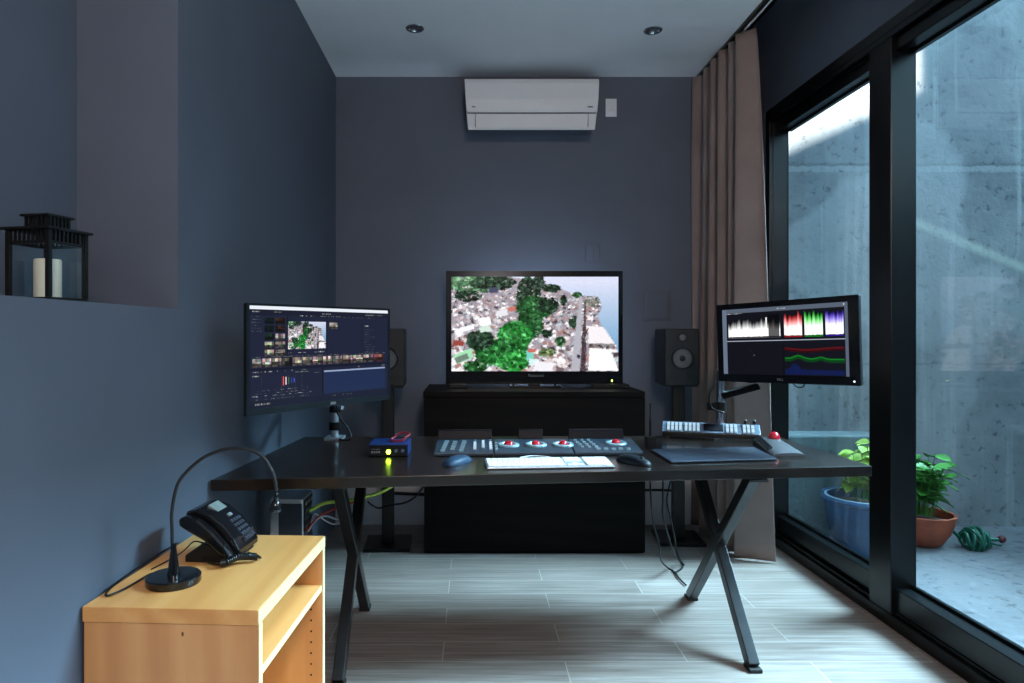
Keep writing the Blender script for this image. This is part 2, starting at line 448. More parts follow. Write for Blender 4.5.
# ---------------------------------------------------------------- ceiling lights
def downlight(loc, label, first=None):
    if first: return dup(first, loc, 0, label, 'recessed ceiling spots')
    t = thing('recessed_spotlight', label, 'ceiling light', loc, 0, 'recessed ceiling spots')
    MB().lathe([(.030, -.001), (.034, -.006), (.047, -.006), (.050, -.003), (.050, .0), (.030, 0)], seg=40, close=False).build('trim_ring', M_chrome, t, smooth=True)
    MB().lathe([(.030, -.001), (.026, .0), (.014, -.002), (.010, -.004)], seg=32).build('lamp', M_chrome, t, smooth=True)
    mm = MB()
    mm.lathe([(.034, -.0066), (.0345, -.0072), (.037, -.0072), (.0375, -.0066)], seg=32, close=False)
    mm.build('inner_ring', M_black, t, smooth=True)
    return t
d1 = downlight((-.305, 3.651, CEIL), 'round chrome recessed ceiling spotlight, left one near the grey wall')
downlight((.974, 3.675, CEIL), 'round chrome recessed ceiling spotlight, right one nearer the curtain', d1)

# ---------------------------------------------------------------- air conditioner
def aircon():
    t = thing('air_conditioner', 'white wall-mounted air conditioner high on the slate wall under the ceiling', 'air conditioner', (.36, YB, 2.44))
    x0, x1 = .36 - .405, .36 + .405
    yb, yf = YB - .001, 4.10
    top, bot = 2.752, 2.442
    prof = [(yb, bot + .10), (4.2, bot + .03), (4.128, bot + .003), (4.118, bot + .1), (4.1, bot + .105), (yf - .006, 2.62), (yf, 2.72), (yf + .012, top - .004), (yf + .03, top), (yb, top)]
    n = len(prof); vs = []; fs = []
    xs = [x0, x0 + .004, x1 - .004, x1]
    for k, x in enumerate(xs):
        for (y, z) in prof:
            tz = (z - bot) / (top - bot); inset = (.022 * (1 - tz) ** 1.5) * (1 if k < 2 else -1)
            vs.append((x + inset, y, z))
    for k in range(3):
        for i in range(n): fs.append((k * n + i, k * n + (i + 1) % n, (k + 1) * n + (i + 1) % n, (k + 1) * n + i))
    fs += [tuple(range(n)), tuple(range(3 * n, 4 * n))[::-1]]
    m = MB(); m.add(vs, fs); m.build('casing', M_white, t, world=True, bevel=.006, seg=3)
    f = MB(); f.hexa([(x0 + .07, 4.116, bot + .010), (x1 - .07, 4.116, bot + .010), (x1 - .07, 4.13, bot + .014), (x0 + .07, 4.13, bot + .014)],
                     [(x0 + .062, 4.109, bot + .094), (x1 - .062, 4.109, bot + .094), (x1 - .062, 4.13, bot + .094), (x0 + .062, 4.13, bot + .094)])
    f.build('louvre', M_white, t, world=True, bevel=.003)
    g = MB(); g.box(x0 + .02, x1 - .02, 4.107, 4.12, bot + .098, bot + .103)
    g.box(x0 + .064, x0 + .068, 4.108, 4.12, bot + .02, bot + .095); g.box(x1 - .068, x1 - .064, 4.108, 4.12, bot + .02, bot + .095)
    g.build('gap', M_txtd, t, world=True)
    Mx = lambda x, z: Matrix.Translation((x, 4.0915, z)) @ Matrix.Rotation(PI / 2, 4, 'X')
    MB().box(x0 + .045, x0 + .066, 4.0915, 4.098, 2.572, 2.578).build('badge', M_txtd, t, world=True)
    MB().box(x1 - .07, x1 - .04, 4.0915, 4.098, 2.571, 2.578).build('badge', M_txtd, t, world=True)
aircon()

# wall plates
def plate(u0, u1, v0, v1, m, name, label, cat, rocker, mr=None):
    a = at(u0, v1, YB); b = at(u1, v0, YB)
    t = thing(name, label, cat, ((a.x + b.x) / 2, YB, a.z))
    MB().box(a.x, b.x, YB - .008, YB - .0005, a.z, b.z).build('faceplate', m, t, world=True, bevel=.003)
    r = MB(); dx = (b.x - a.x); dz = (b.z - a.z)
    for q in rocker: r.box(a.x + dx * q[0], a.x + dx * q[1], YB - .012, YB - .007, a.z + dz * q[2], a.z + dz * q[3])
    r.build('button' if len(rocker) == 1 else 'cover', mr or m, t, world=True, bevel=.002)
plate(605.5, 616.5, 99, 117, M_white, 'wall_plate', 'small white wall plate right of the air conditioner', 'wall plate', [(.3, .7, .25, .75)])
plate(585.5, 599.5, 245, 263, M_wall, 'wall_switch', 'small slate-painted switch plate on the back wall above the television', 'switch', [(.55, .95, .1, .9)])
plate(643.5, 669, 291.5, 321, M_wall, 'cover_plate', 'square slate-painted cover plate on the back wall above the right speaker', 'wall plate', [(.12, .9, .08, .92)])

# ---------------------------------------------------------------- desk
DZ = .7388
ZT = DZ
FL, FR, BR, BL = Vector((-.856, 2.238, 0)), Vector((1.448, 2.472, 0)), Vector((1.42, 3.20, 0)), Vector((-.776, 3.164, 0))
dk = thing('desk', 'long dark walnut desk with crossed steel legs under the monitors', 'desk', (.3, 2.75, 0))
q = [FL, FR, BR, BL]
m = MB(); m.hexa([p + Vector((0, 0, DZ - .037)) for p in q], [p + Vector((0, 0, DZ)) for p in q])
m.build('tabletop', M_desk, dk, world=True, bevel=.002)
def xleg(xf, yf, xb, yb, nm):
    # crossed square tubes in the plane from front to back; w seen from the side, depth across
    top = DZ - .038
    pf, pb = Vector((xf, yf, 0)), Vector((xb, yb, 0))
    d = (pb - pf).normalized(); side = Vector((d.y, -d.x, 0))
    off = .0175
    m = MB(); m.bar(pf + Vector((0, 0, .012)) + side * off * 0, pb + Vector((0, 0, top)), .045, .04, side)
    lf_ = m.build('leg', M_steel, dk, world=True, bevel=.003)
    m = MB(); m.bar(pb + Vector((0, 0, .012)), pf + Vector((0, 0, top)), .045, .0392, side)
    lb_ = m.build('leg', M_steel, dk, world=True, bevel=.003)
    for p, par in ((pf, lf_), (pb, lb_)):
        f = MB(); f.bar(p + Vector((0, 0, 0)), p + Vector((0, 0, .014)), .06, .046, side); f.build('foot', M_rubber, par, world=True, bevel=.002)
    t = MB(); t.bar(pf + Vector((0, 0, top - .006)) - d * .05, pb + Vector((0, 0, top - .006)) + d * .05, .008, .07, side); t.build('mounting_plate', M_steel, dk, world=True)
xleg(1.018, 2.475, 1.006, 3.135, 'right')
xleg(-.462, 2.36, -.472, 3.02, 'left')

# ---------------------------------------------------------------- TV cabinet + TV
m = MB()
tc = thing('media_cabinet', 'low black-brown cabinet behind the desk carrying the television', 'cabinet', (.345, 4.0, 0))
cx0, cx1, cy0, cy1, cz = -.264, .955, 3.765, 4.32, .895
MB().box(cx0, cx1, cy0 + .018, cy1, .0, cz - .03).build('body', M_cab, tc, world=True, bevel=.002)
MB().box(cx0 - .006, cx1 + .0, cy0, cy1, cz - .03, cz).build('cabinet_top', M_cab, tc, world=True, bevel=.002)
MB().box(cx0, cx1, cy0, cy0 + .017, .615, cz - .033).build('drawer_front', M_cab, tc, world=True, bevel=.0015)
MB().box(cx0, cx1, cy0, cy0 + .017, .012, .611).build('front_panel', M_cab, tc, world=True, bevel=.0015)

TY = 4.08
tv = thing('television', 'large flat television on the black cabinet showing an aerial town by the sea', 'television', (.37, TY, cz))
a = at(446, 384, TY); b = at(622.5, 271, TY)
sa = at(451.5, 371.2, TY - .003); sb = at(618.3, 276.8, TY - .003)
m = MB(); m.box(a.x, b.x, TY, TY + .035, a.z, b.z); m.box(a.x + .12, b.x - .12, TY + .03, TY + .07, a.z + .05, b.z - .12)
m.build('housing', M_black, tv, world=True, bevel=.004)
m = MB()
m.box(a.x, sa.x, TY - .008, TY + .002, a.z, b.z); m.box(sb.x, b.x, TY - .008, TY + .002, a.z, b.z)
m.box(sa.x, sb.x, TY - .008, TY + .002, sb.z, b.z); m.box(sa.x, sb.x, TY - .008, TY + .002, a.z, sa.z)
bz_ = m.build('bezel', M_gloss, tv, world=True)
lb = MB(); lb.sphere((at(612, 380, TY - .01).x, TY - .009, at(612, 380.5, TY).z), .0045, sc=(1, .5, 1)); lb.build('standby_light', emis('tv_led', (.75, 1, .12, 1), 8), bz_, world=True, smooth=True)
text_mb('Panasonic', .024, Matrix.Translation((at(536, 375, TY).x, TY - .0085, at(536, 375.5, TY).z)) @ Matrix.Rotation(PI / 2, 4, 'X')).build('brand_mark', M_txtd, bz_, world=True)
st = MB(); c = (a.x + b.x) / 2
st.box(c - .035, c + .035, TY + .005, TY + .03, cz, a.z + .08); st.box(c - .15, c + .15, TY - .08, TY + .14, cz, cz + .012)
for s in (-.125, .125): st.box(c + s - .006, c + s + .006, TY - .006, TY + .02, cz + .01, a.z + .006)
st.build('stand', M_gloss, tv, world=True, bevel=.002)
for z_ in (b.z - .19, a.z + .08): MB().box(a.x + .14, b.x - .14, TY + .071, TY + .075, z_, z_ + .01).build('bias_light_strip', M_ledw, tv, world=True)

def tv_picture():
    rs = np.random.RandomState(4); W, H = 300, 170
    im = np.zeros((H, W, 3)); yy, xx = np.mgrid[0:H, 0:W]; X = xx / W; Y = yy / H
    sea_t = np.array([214, 218, 240]) / 255; sea_b = np.array([120, 165, 200]) / 255
    k = np.clip((Y - .05) / .7, 0, 1)[..., None]; im[:] = sea_t * (1 - k) + sea_b * k
    im += rs.normal(0, .004, (H, W, 1))
    coast = [(.0, -.05), (.36, .0), (.5, .04), (.62, .10), (.72, .17), (.80, .2), (.88, .24), (.9, .33), (.87, .42), (.91, .55), (.96, .68), (1.01, .82)]
    # land where Y is below the coast line
    cy = np.interp(X, [p[0] for p in coast[:7]], [p[1] for p in coast[:7]])
    land = (X < .88) & (Y > cy)
    for (x0, y0), (x1, y1) in zip(coast[6:-1], coast[7:]):
        t = np.clip((Y - y0) / (y1 - y0), 0, 1); inside = (Y >= y0) & (Y < y1) & (X < x0 + (x1 - x0) * t); land |= inside
    land |= (Y > .82)
    base = np.array([158, 150, 160]) / 255
    im[land] = base + rs.normal(0, .06, (land.sum(), 1))
    def rect(cx, cy_, w, h, ang, col):
        dx = (X - cx) * W / H; dy = Y - cy_; ca, sa_ = math.cos(ang), math.sin(ang)
        m_ = (abs(dx * ca + dy * sa_) < w) & (abs(-dx * sa_ + dy * ca) < h) & land
        im[m_] = np.array(col) / 255
    def blob(cx, cy_, rx, ry, col, n=60, r=.012, j=28):
        n = int(n * 3); r = r * .62; col = tuple(c_ * .82 for c_ in col)
        for _ in range(n):
            a_ = rs.uniform(0, 2 * PI); q_ = math.sqrt(rs.uniform()); x = cx + rx * q_ * math.cos(a_); y = cy_ + ry * q_ * math.sin(a_)
            d = ((X - x) * W / H) ** 2 + (Y - y) ** 2
            im[(d < (r * rs.uniform(.6, 1.7)) ** 2)] = np.clip((np.array(col) + rs.normal(0, j)) / 255 * rs.uniform(.6, 1.3), 0, 1)
    pal = [(238, 236, 240), (234, 226, 228), (216, 200, 202), (190, 172, 174), (250, 248, 250), (170, 124, 116), (190, 200, 208), (110, 96, 100), (70, 64, 70)]
    for _ in range(1300):
        cx, cy_ = rs.uniform(0, .98), rs.uniform(.1, 1); sc_ = .006 + .020 * cy_ * rs.uniform(.3, 1)
        rect(cx, cy_, sc_ * rs.uniform(1, 2), sc_, rs.choice([-.35, -.3, 1.2, .2]) + rs.normal(0, .1), pal[rs.randint(len(pal))])
    G = (38, 104, 48); D = (26, 60, 36); L = (44, 156, 60)
    blob(.12, .07, .2, .1, (96, 150, 104), 120, .022); blob(.25, .06, .14, .07, D, 90, .018); blob(.1, .2, .08, .06, D, 40, .018)
    blob(.46, .2, .07, .2, D, 160, .018); blob(.5, .33, .11, .12, G, 180, .02); blob(.58, .3, .06, .08, D, 60, .016)
    blob(.52, .06, .035, .07, (30, 58, 40), 60, .015); blob(.6, .12, .05, .04, D, 50, .014); blob(.75, .19, .03, .03, G, 24, .012)
    blob(.47, .5, .08, .14, G, 150, .02); blob(.38, .62, .1, .14, L, 220, .022); blob(.3, .8, .16, .14, (40, 130, 54), 240, .024)
    blob(.17, .67, .08, .1, D, 130, .02); blob(.37, .9, .09, .1, L, 150, .02); blob(.14, .95, .07, .05, G, 50, .02)
    blob(.74, .48, .035, .06, D, 60, .014); blob(.57, .6, .03, .04, D, 40, .013); blob(.65, .68, .03, .05, G, 40, .012); blob(.67, .25, .02, .05, D, 30, .012); blob(.57, .8, .05, .04, (110, 140, 80), 40, .012)
    for (cx, cy_, w_, h_, an, col) in [(.2, .47, .06, .045, -.1, (246, 248, 250)), (.2, .55, .06, .03, -.1, (206, 226, 214)), (.08, .55, .1, .025, -.28, (240, 240, 246)), (.07, .84, .1, .05, -.4, (160, 220, 176)), (.06, .86, .07, .03, -.4, (110, 130, 118)), (.04, .7, .06, .03, .1, (150, 70, 60)),
                                      (.47, .83, .04, .05, 0, (120, 206, 190)), (.48, .78, .045, .02, 0, (196, 104, 96)), (.49, .9, .05, .03, 0, (206, 236, 236)), (.55, .95, .1, .05, .1, (236, 234, 240)), (.3, .38, .06, .03, -.2, (226, 224, 232)), (.36, .34, .04, .02, -.1, (200, 110, 96)), (.25, .14, .05, .03, 0, (64, 70, 96))]:
        rect(cx, cy_, w_, h_, an, col)
    # shore road and long roofs
    rx = .775 - .035 * (Y - .2) / .8; wd = .008 + .026 * np.clip(Y - .2, 0, 1)
    rd = (abs(X - rx) < wd) & (Y > .2); im[rd] = np.array([176, 176, 186]) / 255
    rd = (abs(X - rx - wd - .018) < .016 * (Y + .1)) & (Y > .27); im[rd] = (np.array([70, 52, 60]) + rs.normal(0, 26, (rd.sum(), 1))) / 255
    blob(.84, .26, .05, .06, (150, 150, 140), 60, .01)
    def poly(pts, col):
        m_ = np.ones_like(X, bool)
        for (x0, y0), (x1, y1) in zip(pts, pts[1:] + pts[:1]): m_ &= ((x1 - x0) * (Y - y0) - (y1 - y0) * (X - x0)) >= 0
        im[m_] = np.array(col) / 255
    poly([(.82, .52), (.91, .53), (.99, .74), (.82, .70)], (240, 234, 238)); poly([(.825, .75), (.95, .77), (1.0, .99), (.82, .99)], (252, 250, 252))
    rect(.76, .84, .012, .02, 0, (40, 40, 60))
    im[(Y > .7) & (Y < .75) & (X > .82) & (X < .98)] *= .6
    sp = rs.uniform(size=(H, W, 1)); im *= .97 + .06 * sp
    jx = np.clip(np.mgrid[0:H, 0:W][1] + rs.randint(-2, 3, (H, W)), 0, W - 1); jy = np.clip(np.mgrid[0:H, 0:W][0] + rs.randint(-1, 2, (H, W)), 0, H - 1)
    keep = (rs.uniform(size=(H, W)) < .45)[..., None]; im = np.where(keep, im, im[jy, jx])
    return np.clip(im, 0, 1)
TVI = tv_picture()
M_tvpic = picture_mat('television_picture', 1.12)
picture('screen', TVI, (sa.x, TY - .004, sb.z), (sb.x, TY - .004, sb.z), (sa.x, TY - .004, sa.z), M_tvpic, tv)
# small boxes under the television
t = thing('media_box', 'flat black box lying at the right under the television', 'media box', (.78, 4.05, cz))
MB().box(at(592, 380, 4.04).x, at(628, 380, 4.04).x, 4.0, 4.16, cz, cz + .022).build('case', M_black, t, world=True, bevel=.003)
MB().box(at(594, 380, 4.0).x, at(600, 380, 4.0).x, 3.998, 4.001, cz + .008, cz + .014).build('button', M_satin, t, world=True)
t = thing('set_top_box', 'small flat black box at the left under the television', 'media box', (-.1, 4.05, cz))
MB().box(at(449, 380, 4.04).x, at(466, 380, 4.04).x, 4.0, 4.12, cz, cz + .02).build('case', M_black, t, world=True, bevel=.003)
MB().box(at(452, 380, 4.0).x, at(456, 380, 4.0).x, 3.998, 4.001, cz + .007, cz + .012).build('button', M_satin, t, world=True)

# ---------------------------------------------------------------- speakers
def speaker(loc, rz, label):
    t = thing('speaker', label, 'speaker', loc, rz, 'studio speakers either side of the television')
    w2, d, h = .098, .25, .325
    MB().box(-w2, w2, -d / 2, d / 2, 0, h).build('cabinet', M_satin, t, bevel=.008, seg=3)
    R = Matrix.Translation((0, -d / 2, 0)) @ Matrix.Rotation(PI / 2, 4, 'X')
    tr = lambda z: Matrix.Translation((0, -d / 2, z)) @ Matrix.Rotation(PI / 2, 4, 'X')
    MB().lathe([(.066, 0), (.066, .004), (.060, .007), (.057, .004), (.054, .0035)], seg=40, M=tr(.155), close=False).build('woofer_ring', M_black, t, smooth=True)
    wf = [o for o in bpy.data.objects if o.parent is t and o.name.startswith('woofer_ring')][0]
    MB().lathe([(.054, .0035), (.050, .006), (.045, .004), (.02, .0015), (.018, .001)], seg=40, M=tr(.155)).build('woofer_cone', M_cone, wf, smooth=True)
    MB().sphere((0, 0, .001), .018, M=tr(.155), sc=(1, 1, .5)).build('dust_cap', M_black, wf, smooth=True)
    MB().prism([(.034 * math.cos(k * PI / 4 + PI / 8), .034 * math.sin(k * PI / 4 + PI / 8)) for k in range(8)], 0, .003, M=tr(.275)).build('tweeter_plate', M_black, t)
    MB().lathe([(.018, .003), (.012, .005), (.006, .0065), (.001, .007)], seg=24, M=tr(.275)).build('tweeter', M_cone, t, smooth=True)
    for s in (-1, 1):
        pts = [(s * .05 + .030 * math.cos(a) , .017 * math.sin(a)) for a in [k * PI / 10 for k in range(20)]]
        MB().prism(pts, .0, .0012, M=tr(.05)).build('bass_port', M_rubber, t)
    return t
def stand(loc, rz, h, label):
    t = thing('speaker_stand', label, 'speaker stand', loc, rz, 'black floor stands of the speakers')
    MB().box(-.13, .13, -.14, .14, 0, .018).build('base_plate', M_blackmetal, t, bevel=.003)
    MB().box(-.034, .034, -.03, .03, .018, h - .008).build('post', M_blackmetal, t, bevel=.004)
    MB().box(-.09, .09, -.1, .1, h - .008, h).build('top_plate', M_blackmetal, t, bevel=.002)
    return t
SH = .918
stand((1.215, 4.03, 0), -.08, SH, 'black column stand under the right speaker beside the curtain')
speaker((1.207, 4.03, SH), -.03, 'black studio speaker on a stand between television and curtain')
s2 = [o for o in bpy.data.objects if o.name == 'speaker'][0]; s3 = [o for o in bpy.data.objects if o.name == 'speaker_stand'][0]
dup(s3, (-.482, 3.93, 0), .05, 'black column stand under the left speaker left of the cabinet')
dup(s2, (-.482, 3.95, SH), .05, 'black studio speaker half hidden behind the left monitor')

# ---------------------------------------------------------------- monitors
def monitor_body(t, tl, tr, bl, thick, bz, m_shell):
    # tl, tr, bl: world corners of the front face; bz = (left, right, top, bottom) bezels
    tl, tr, bl = Vector(tl), Vector(tr), Vector(bl)
    ux = (tr - tl); W = ux.length; ux.normalize(); uz = (tl - bl); H = uz.length; uz.normalize(); n = ux.cross(uz).normalized()  # n points to the viewer? checked below
    if n.y > 0: n = -n
    P = lambda x, z, d: tl + ux * x - uz * z + n * d
    def slab(m, x0, x1, z0, z1, d0, d1):
        m.hexa([P(x0, z1, d1), P(x1, z1, d1), P(x1, z1, d0), P(x0, z1, d0)], [P(x0, z0, d1), P(x1, z0, d1), P(x1, z0, d0), P(x0, z0, d0)])
    m = MB(); slab(m, 0, W, 0, H, -thick, -.003); slab(m, W * .18, W * .82, H * .15, H * .85, -thick - .03, -thick + .002)
    m.build('housing', M_black, t, world=True, bevel=.004)
    l, r, tp, bt = bz; m = MB()
    slab(m, 0, l, 0, H, -.004, 0); slab(m, W - r, W, 0, H, -.004, 0); slab(m, l, W - r, 0, tp, -.004, 0); slab(m, l, W - r, H - bt, H, -.004, 0)
    m.build('bezel', m_shell, t, world=True)
    return P, W, H, n, ux, uz
# text as tiny dashes
def dashes(im, rs, x0, x1, y, dens=.6, col=.5, h=1, seg=3):
    x = x0
    while x < x1:
        wdt = rs.randint(1, seg + 1)
        if rs.uniform() < dens: im[y:y + h, x:x + wdt] = col * rs.uniform(.5, 1.1)
        x += wdt + 1
def resolve_ui():
    rs = np.random.RandomState(2); W, H = 300, 176; im = np.zeros((H, W, 3))
    bg = np.array([30, 34, 56]) / 255; im[:] = bg
    im[0:6] = np.array([236, 242, 250]) / 255; im[6:16] = np.array([24, 27, 44]) / 255
    S = lambda x, y: (int(x * W), int(y * H))
    dashes(im, rs, 6, 20, 9, 1, .7, 2); dashes(im, rs, 54, 70, 9, 1, .6, 2); dashes(im, rs, 158, 178, 10, 1, .6, 2); dashes(im, rs, 252, 290, 10, .8, .5, 2)
    dashes(im, rs, 104, 200, 15, .6, .8, 1); dashes(im, rs, 205, 290, 16, .3, .5, 1)
    for k in range(6): dashes(im, rs, 5, 26, 18 + 5 * k, .8, .42, 1)
    im[16:88, 28:29] = .05; im[16:88, 82:84] = .05; im[16:88, 168:169] = .06; im[16:90, 244:245] = .1
    tv = TVI
    def thumb(x0, y0, w_, h_, src):
        ys = (np.linspace(0, src.shape[0] - 1, h_)).astype(int); xs = (np.linspace(0, src.shape[1] - 1, w_)).astype(int)
        im[y0:y0 + h_, x0:x0 + w_] = src[ys][:, xs]
    def rnd(seed, warm):
        r2 = np.random.RandomState(seed); a_ = np.zeros((8, 12, 3)); b0 = np.array([232, 220, 206]) / 255 if warm else np.array([140, 150, 160]) / 255
        for yy in range(8): a_[yy] = b0 * (1 if yy < 3 + seed % 3 else .4) * np.repeat(np.random.RandomState(seed * 3 + yy // 3).uniform(.35, 1.15, (4, 1)), 3, 0) * np.repeat(1 - .3 * r2.uniform(size=(4, 3)), 3, 0)
        return np.clip(a_, 0, 1)
    thumb(84, 26, 82, 50, tv)
    for c_ in range(2):
        for r_ in range(5):
            b_ = rnd(10 + c_ * 5 + r_, r_ > 1)
            if c_ == 0 and r_ < 3: b_ = b_ * .25 * np.array([.6, 1, .9])
            if c_ == 1 and r_ < 2: b_ = b_ * .5 * np.array([1, .6, .4])
            thumb(33 + c_ * 24, 20 + r_ * 14, 20, 11, b_)
    thumb(174, 27, 17, 12, rnd(77, True))
    dashes(im, rs, 250, 258, 32, 1, .7, 2)
    for k in range(11): dashes(im, rs, 250, 250 + rs.randint(8, 24), 40 + 5 * k, .9, .4, 1)
    dashes(im, rs, 84, 160, 82, .35, .7, 1); dashes(im, rs, 150, 164, 81, 1, .7, 2)
    x = 6
    for k in range(13):
        w_ = 20
        if k in (3,): src = rnd(k, True) * np.linspace(1, 0, 12)[None, :, None]
        elif k in (10,): src = rnd(k, True)
        elif k == 12: src = rnd(k, True) * np.array([.75, .42, .44])
        else: src = rnd(100 + k, True)
        thumb(x, 91, w_, 15, np.clip(src * 1.05, 0, 1)); x += 22
    dashes(im, rs, 6, 290, 88, .6, .45, 1, 5)
    im[108:112] = np.array([20, 23, 40]) / 255; dashes(im, rs, 8, 140, 113, .35, .6, 2)
    dashes(im, rs, 100, 130, 117, 1, .75, 1); dashes(im, rs, 6, 22, 120, .9, .7, 2)
    for cx in (20, 48, 78, 108):
        for k in range(26):
            if rs.uniform() < .8: im[122 + int(k * 1.2), cx - 8] = .22
            if rs.uniform() < .5: im[122 + int(k * 1.2), cx + 6] = .25
    for i, col in enumerate([(236, 90, 90), (240, 220, 220), (70, 150, 70), (60, 60, 160), (70, 90, 200)]): im[124 + i:140 - i, 73 + i * 6:75 + i * 6] = np.array(col) / 255
    for r_ in range(4): dashes(im, rs, 14, 130, 146 + r_ * 5, .4, .5, 1)
    dashes(im, rs, 6, 134, 155, .5, .75, 1, 5)
    dashes(im, rs, 140, 155, 120, .6, .5, 1)
    im[112:170, 158:160] = .06
    im[118:121, 162:294] = np.array([150, 165, 200]) / 255; im[121:162, 162:294] = np.array([32, 44, 78]) / 255
    dashes(im, rs, 230, 292, 113, .3, .7, 2)
    im[164:176] = np.array([26, 30, 48]) / 255
    dashes(im, rs, 12, 46, 168, 1, .7, 3, 4); dashes(im, rs, 180, 220, 166, .3, .5, 2)
    return np.clip(im, 0, 1)
def scopes():
    rs = np.random.RandomState(9); W, H = 260, 160; im = np.zeros((H, W, 3)); im[:] = np.array([13, 14, 22]) / 255
    g = np.array([92, 104, 122]) / 255; im[0:10] = g * .85; im[:, 0:8] = g; im[:, -7:] = g * .85
    dashes(im, rs, 112, 130, 4, 1, .9, 2); im[3:6, -10:-7] = .8
    im[10:12, 8:-7] = .08; dashes(im, rs, 8, 40, 11, 1, .8, 1)
    im[78:80, 8:-7] = np.array([150, 156, 170]) / 255
    def wave(x0, x1, tint, top, seed):
        r2 = np.random.RandomState(seed); w_ = x1 - x0
        hh = np.convolve(r2.uniform(0, 1, w_ + 8), np.ones(4) / 4, 'valid')[:w_]
        for i in range(w_):
            t_ = int(top + 34 * (1 - hh[i]) * .8); b_ = int(70 - 2 * r2.uniform())
            for y in range(t_, b_):
                k = (y - t_) / (b_ - t_); core = min(1, (k * 1.9) ** 1.1) * (.85 + .15 * r2.uniform())
                tc_ = np.array(tint) * min(1, .4 + k * 1.3); im[y, x0 + i] = tc_ * (1 - core) + core * np.array([1, 1, 1])
        im[71:72, x0:x1] = np.array(tint) * .8
    wave(12, 88, (.5, .5, .5), 18, 1)
    wave(88, 118, (.35, .35, .35), 18, 2); im[18:70, 94:116] *= .35
    im[24:66, 88:91] = .9
    wave(126, 163, (1, .12, .12), 9, 3); wave(168, 207, (.1, .9, .12), 9, 4); wave(212, 250, (.25, .12, .95), 6, 5)
    im[80:, 122:124] = .03
    for i in range(126, 250):
        x = (i - 126) / 124
        y0 = int(96 + 4 * x + 3 * math.sin(5 * x)); im[y0:y0 + 4, i] = np.array([.30, .05, .07]); im[y0 + 4:y0 + 8, i] = np.array([.16, .02, .04])
        y1 = int(120 - 7 * math.exp(-((x - .22) / .1) ** 2) - 4 * math.exp(-((x - .6) / .08) ** 2) + 3 * x)
        im[y1:y1 + 3, i] = np.array([.06, .42, .12]); im[y1 + 3:y1 + 9, i] = np.array([.02, .22, .07])
        y2 = int(152 - 14 * math.exp(-((x - .16) / .09) ** 2) - 4 * rs.uniform() - 2); im[y2:158, i] = np.array([.05, .09, .26])
    for k in range(14): im[82 + k * 5, 14:118] = .07
    im[112:115, 62:64] = .4
    for k in range(22): im[92 + k, 50 + k // 2] = .12
    return np.clip(im, 0, 1)

xl, yl, xr, yr = -.724, 2.193, -.332, 2.763
tm = thing('computer_monitor', 'black monitor at the left of the desk showing video grading software', 'monitor', (-.53, 2.48, DZ))
P, W, H, n, ux, uz = monitor_body(tm, (xl, yl, 1.318), (xr, yr, 1.318), (xl, yl, .952), .018, (.012, .012, .008, .022), M_monshell)
picture('screen', warp(resolve_ui(), yl, yr), P(.012, .008, -.001), P(W - .012, .008, -.001), P(.012, H - .022, -.001), picture_mat('grading_picture', 1.0), tm)
def face_text(P, n, ux, uz, x, z, txt, size, m, parent, name):
    o = P(x, z, .0006); M = Matrix.Identity(4)
    for i in range(3): M[i][0] = ux[i]; M[i][1] = uz[i]; M[i][2] = n[i]; M[i][3] = o[i]
    text_mb(txt, size, M).build(name, m, parent, world=True)
face_text(P, n, ux, uz, W * .55, H - .011, 'DELL', .013, M_txt, tm, 'brand_mark')
arm = MB(); ctr = P(W * .5, H * .5, -.05); base = Vector((-.595, 3.10, DZ)); bx_ = Vector((-.595, 3.10, .93))
base = on(337, 437, DZ) + Vector((.0, -.05, 0))
arm.box(base.x - .04, base.x + .04, base.y - .05, base.y + .05, DZ, DZ + .01)
arm.lathe([(.017, 0), (.017, .30)], c=(base.x, base.y, DZ + .01), seg=20)
arm.build('pole', M_silver, tm, world=True, smooth=True)
a1 = MB(); mid = Vector((-.40, 2.86, 1.0)); p1 = Vector((base.x, base.y, .985))
a1.tube([p1, mid], .018, smooth=1); a1.tube([mid, Vector((ctr.x, ctr.y, ctr.z - .06))], .016, smooth=1); a1.box(ctr.x - .03, ctr.x + .03, ctr.y - .03, ctr.y + .03, ctr.z - .12, ctr.z + .0)
a1.build('arm', M_blackmetal, tm, world=True, smooth=True)
for z in (.78, .86): MB().lathe([(.026, 0), (.026, .035)], c=(base.x, base.y, z), seg=20).build('clamp', M_blackmetal, tm, world=True, smooth=True)
a1 = MB(); a1.tube([(base.x + .0, base.y - .01, .885), (base.x + .045, base.y - .05, .885)], .009, smooth=1)
a1.build('lever', M_silver, tm, world=True, smooth=True)
a1 = MB(); a1.tube([(base.x + .01, base.y - .03, .95), (base.x + .02, base.y - .04, .86), (base.x + .07, base.y - .05, .79), (base.x + .08, base.y - .06, .745), (base.x + .03, base.y - .05, .742)], .004)
a1.build('cable', M_satin, tm, world=True, smooth=True)

tm = thing('computer_monitor', 'black monitor at the right of the desk showing colour waveform scopes', 'monitor', (1.27, 2.8, DZ))
TLc, TRc, BLc = Vector((1.097, 3.064, 1.344)), Vector((1.436, 2.541, 1.364)), Vector((1.106, 3.062, 1.003))
P, W, H, n, ux, uz = monitor_body(tm, TLc, TRc, BLc, .022, (.028, .040, .024, .034), M_gloss)
picture('screen', warp(scopes(), TLc.y, TRc.y), P(.028, .024, -.001), P(W - .040, .024, -.001), P(.028, H - .034, -.001), picture_mat('scope_picture', 1.25), tm)
face_text(P, n, ux, uz, W * .48, H - .015, 'DELL', .013, M_txtd, tm, 'brand_mark')
lb = MB(); lb.sphere(P(W - .022, H - .016, .001), .0035); lb.build('power_light', emis('white_led', (.7, .9, 1, 1), 2.0), tm, world=True, smooth=True)
bp = Vector((at(720.5, 400, 3.12).x, 3.12, 0))
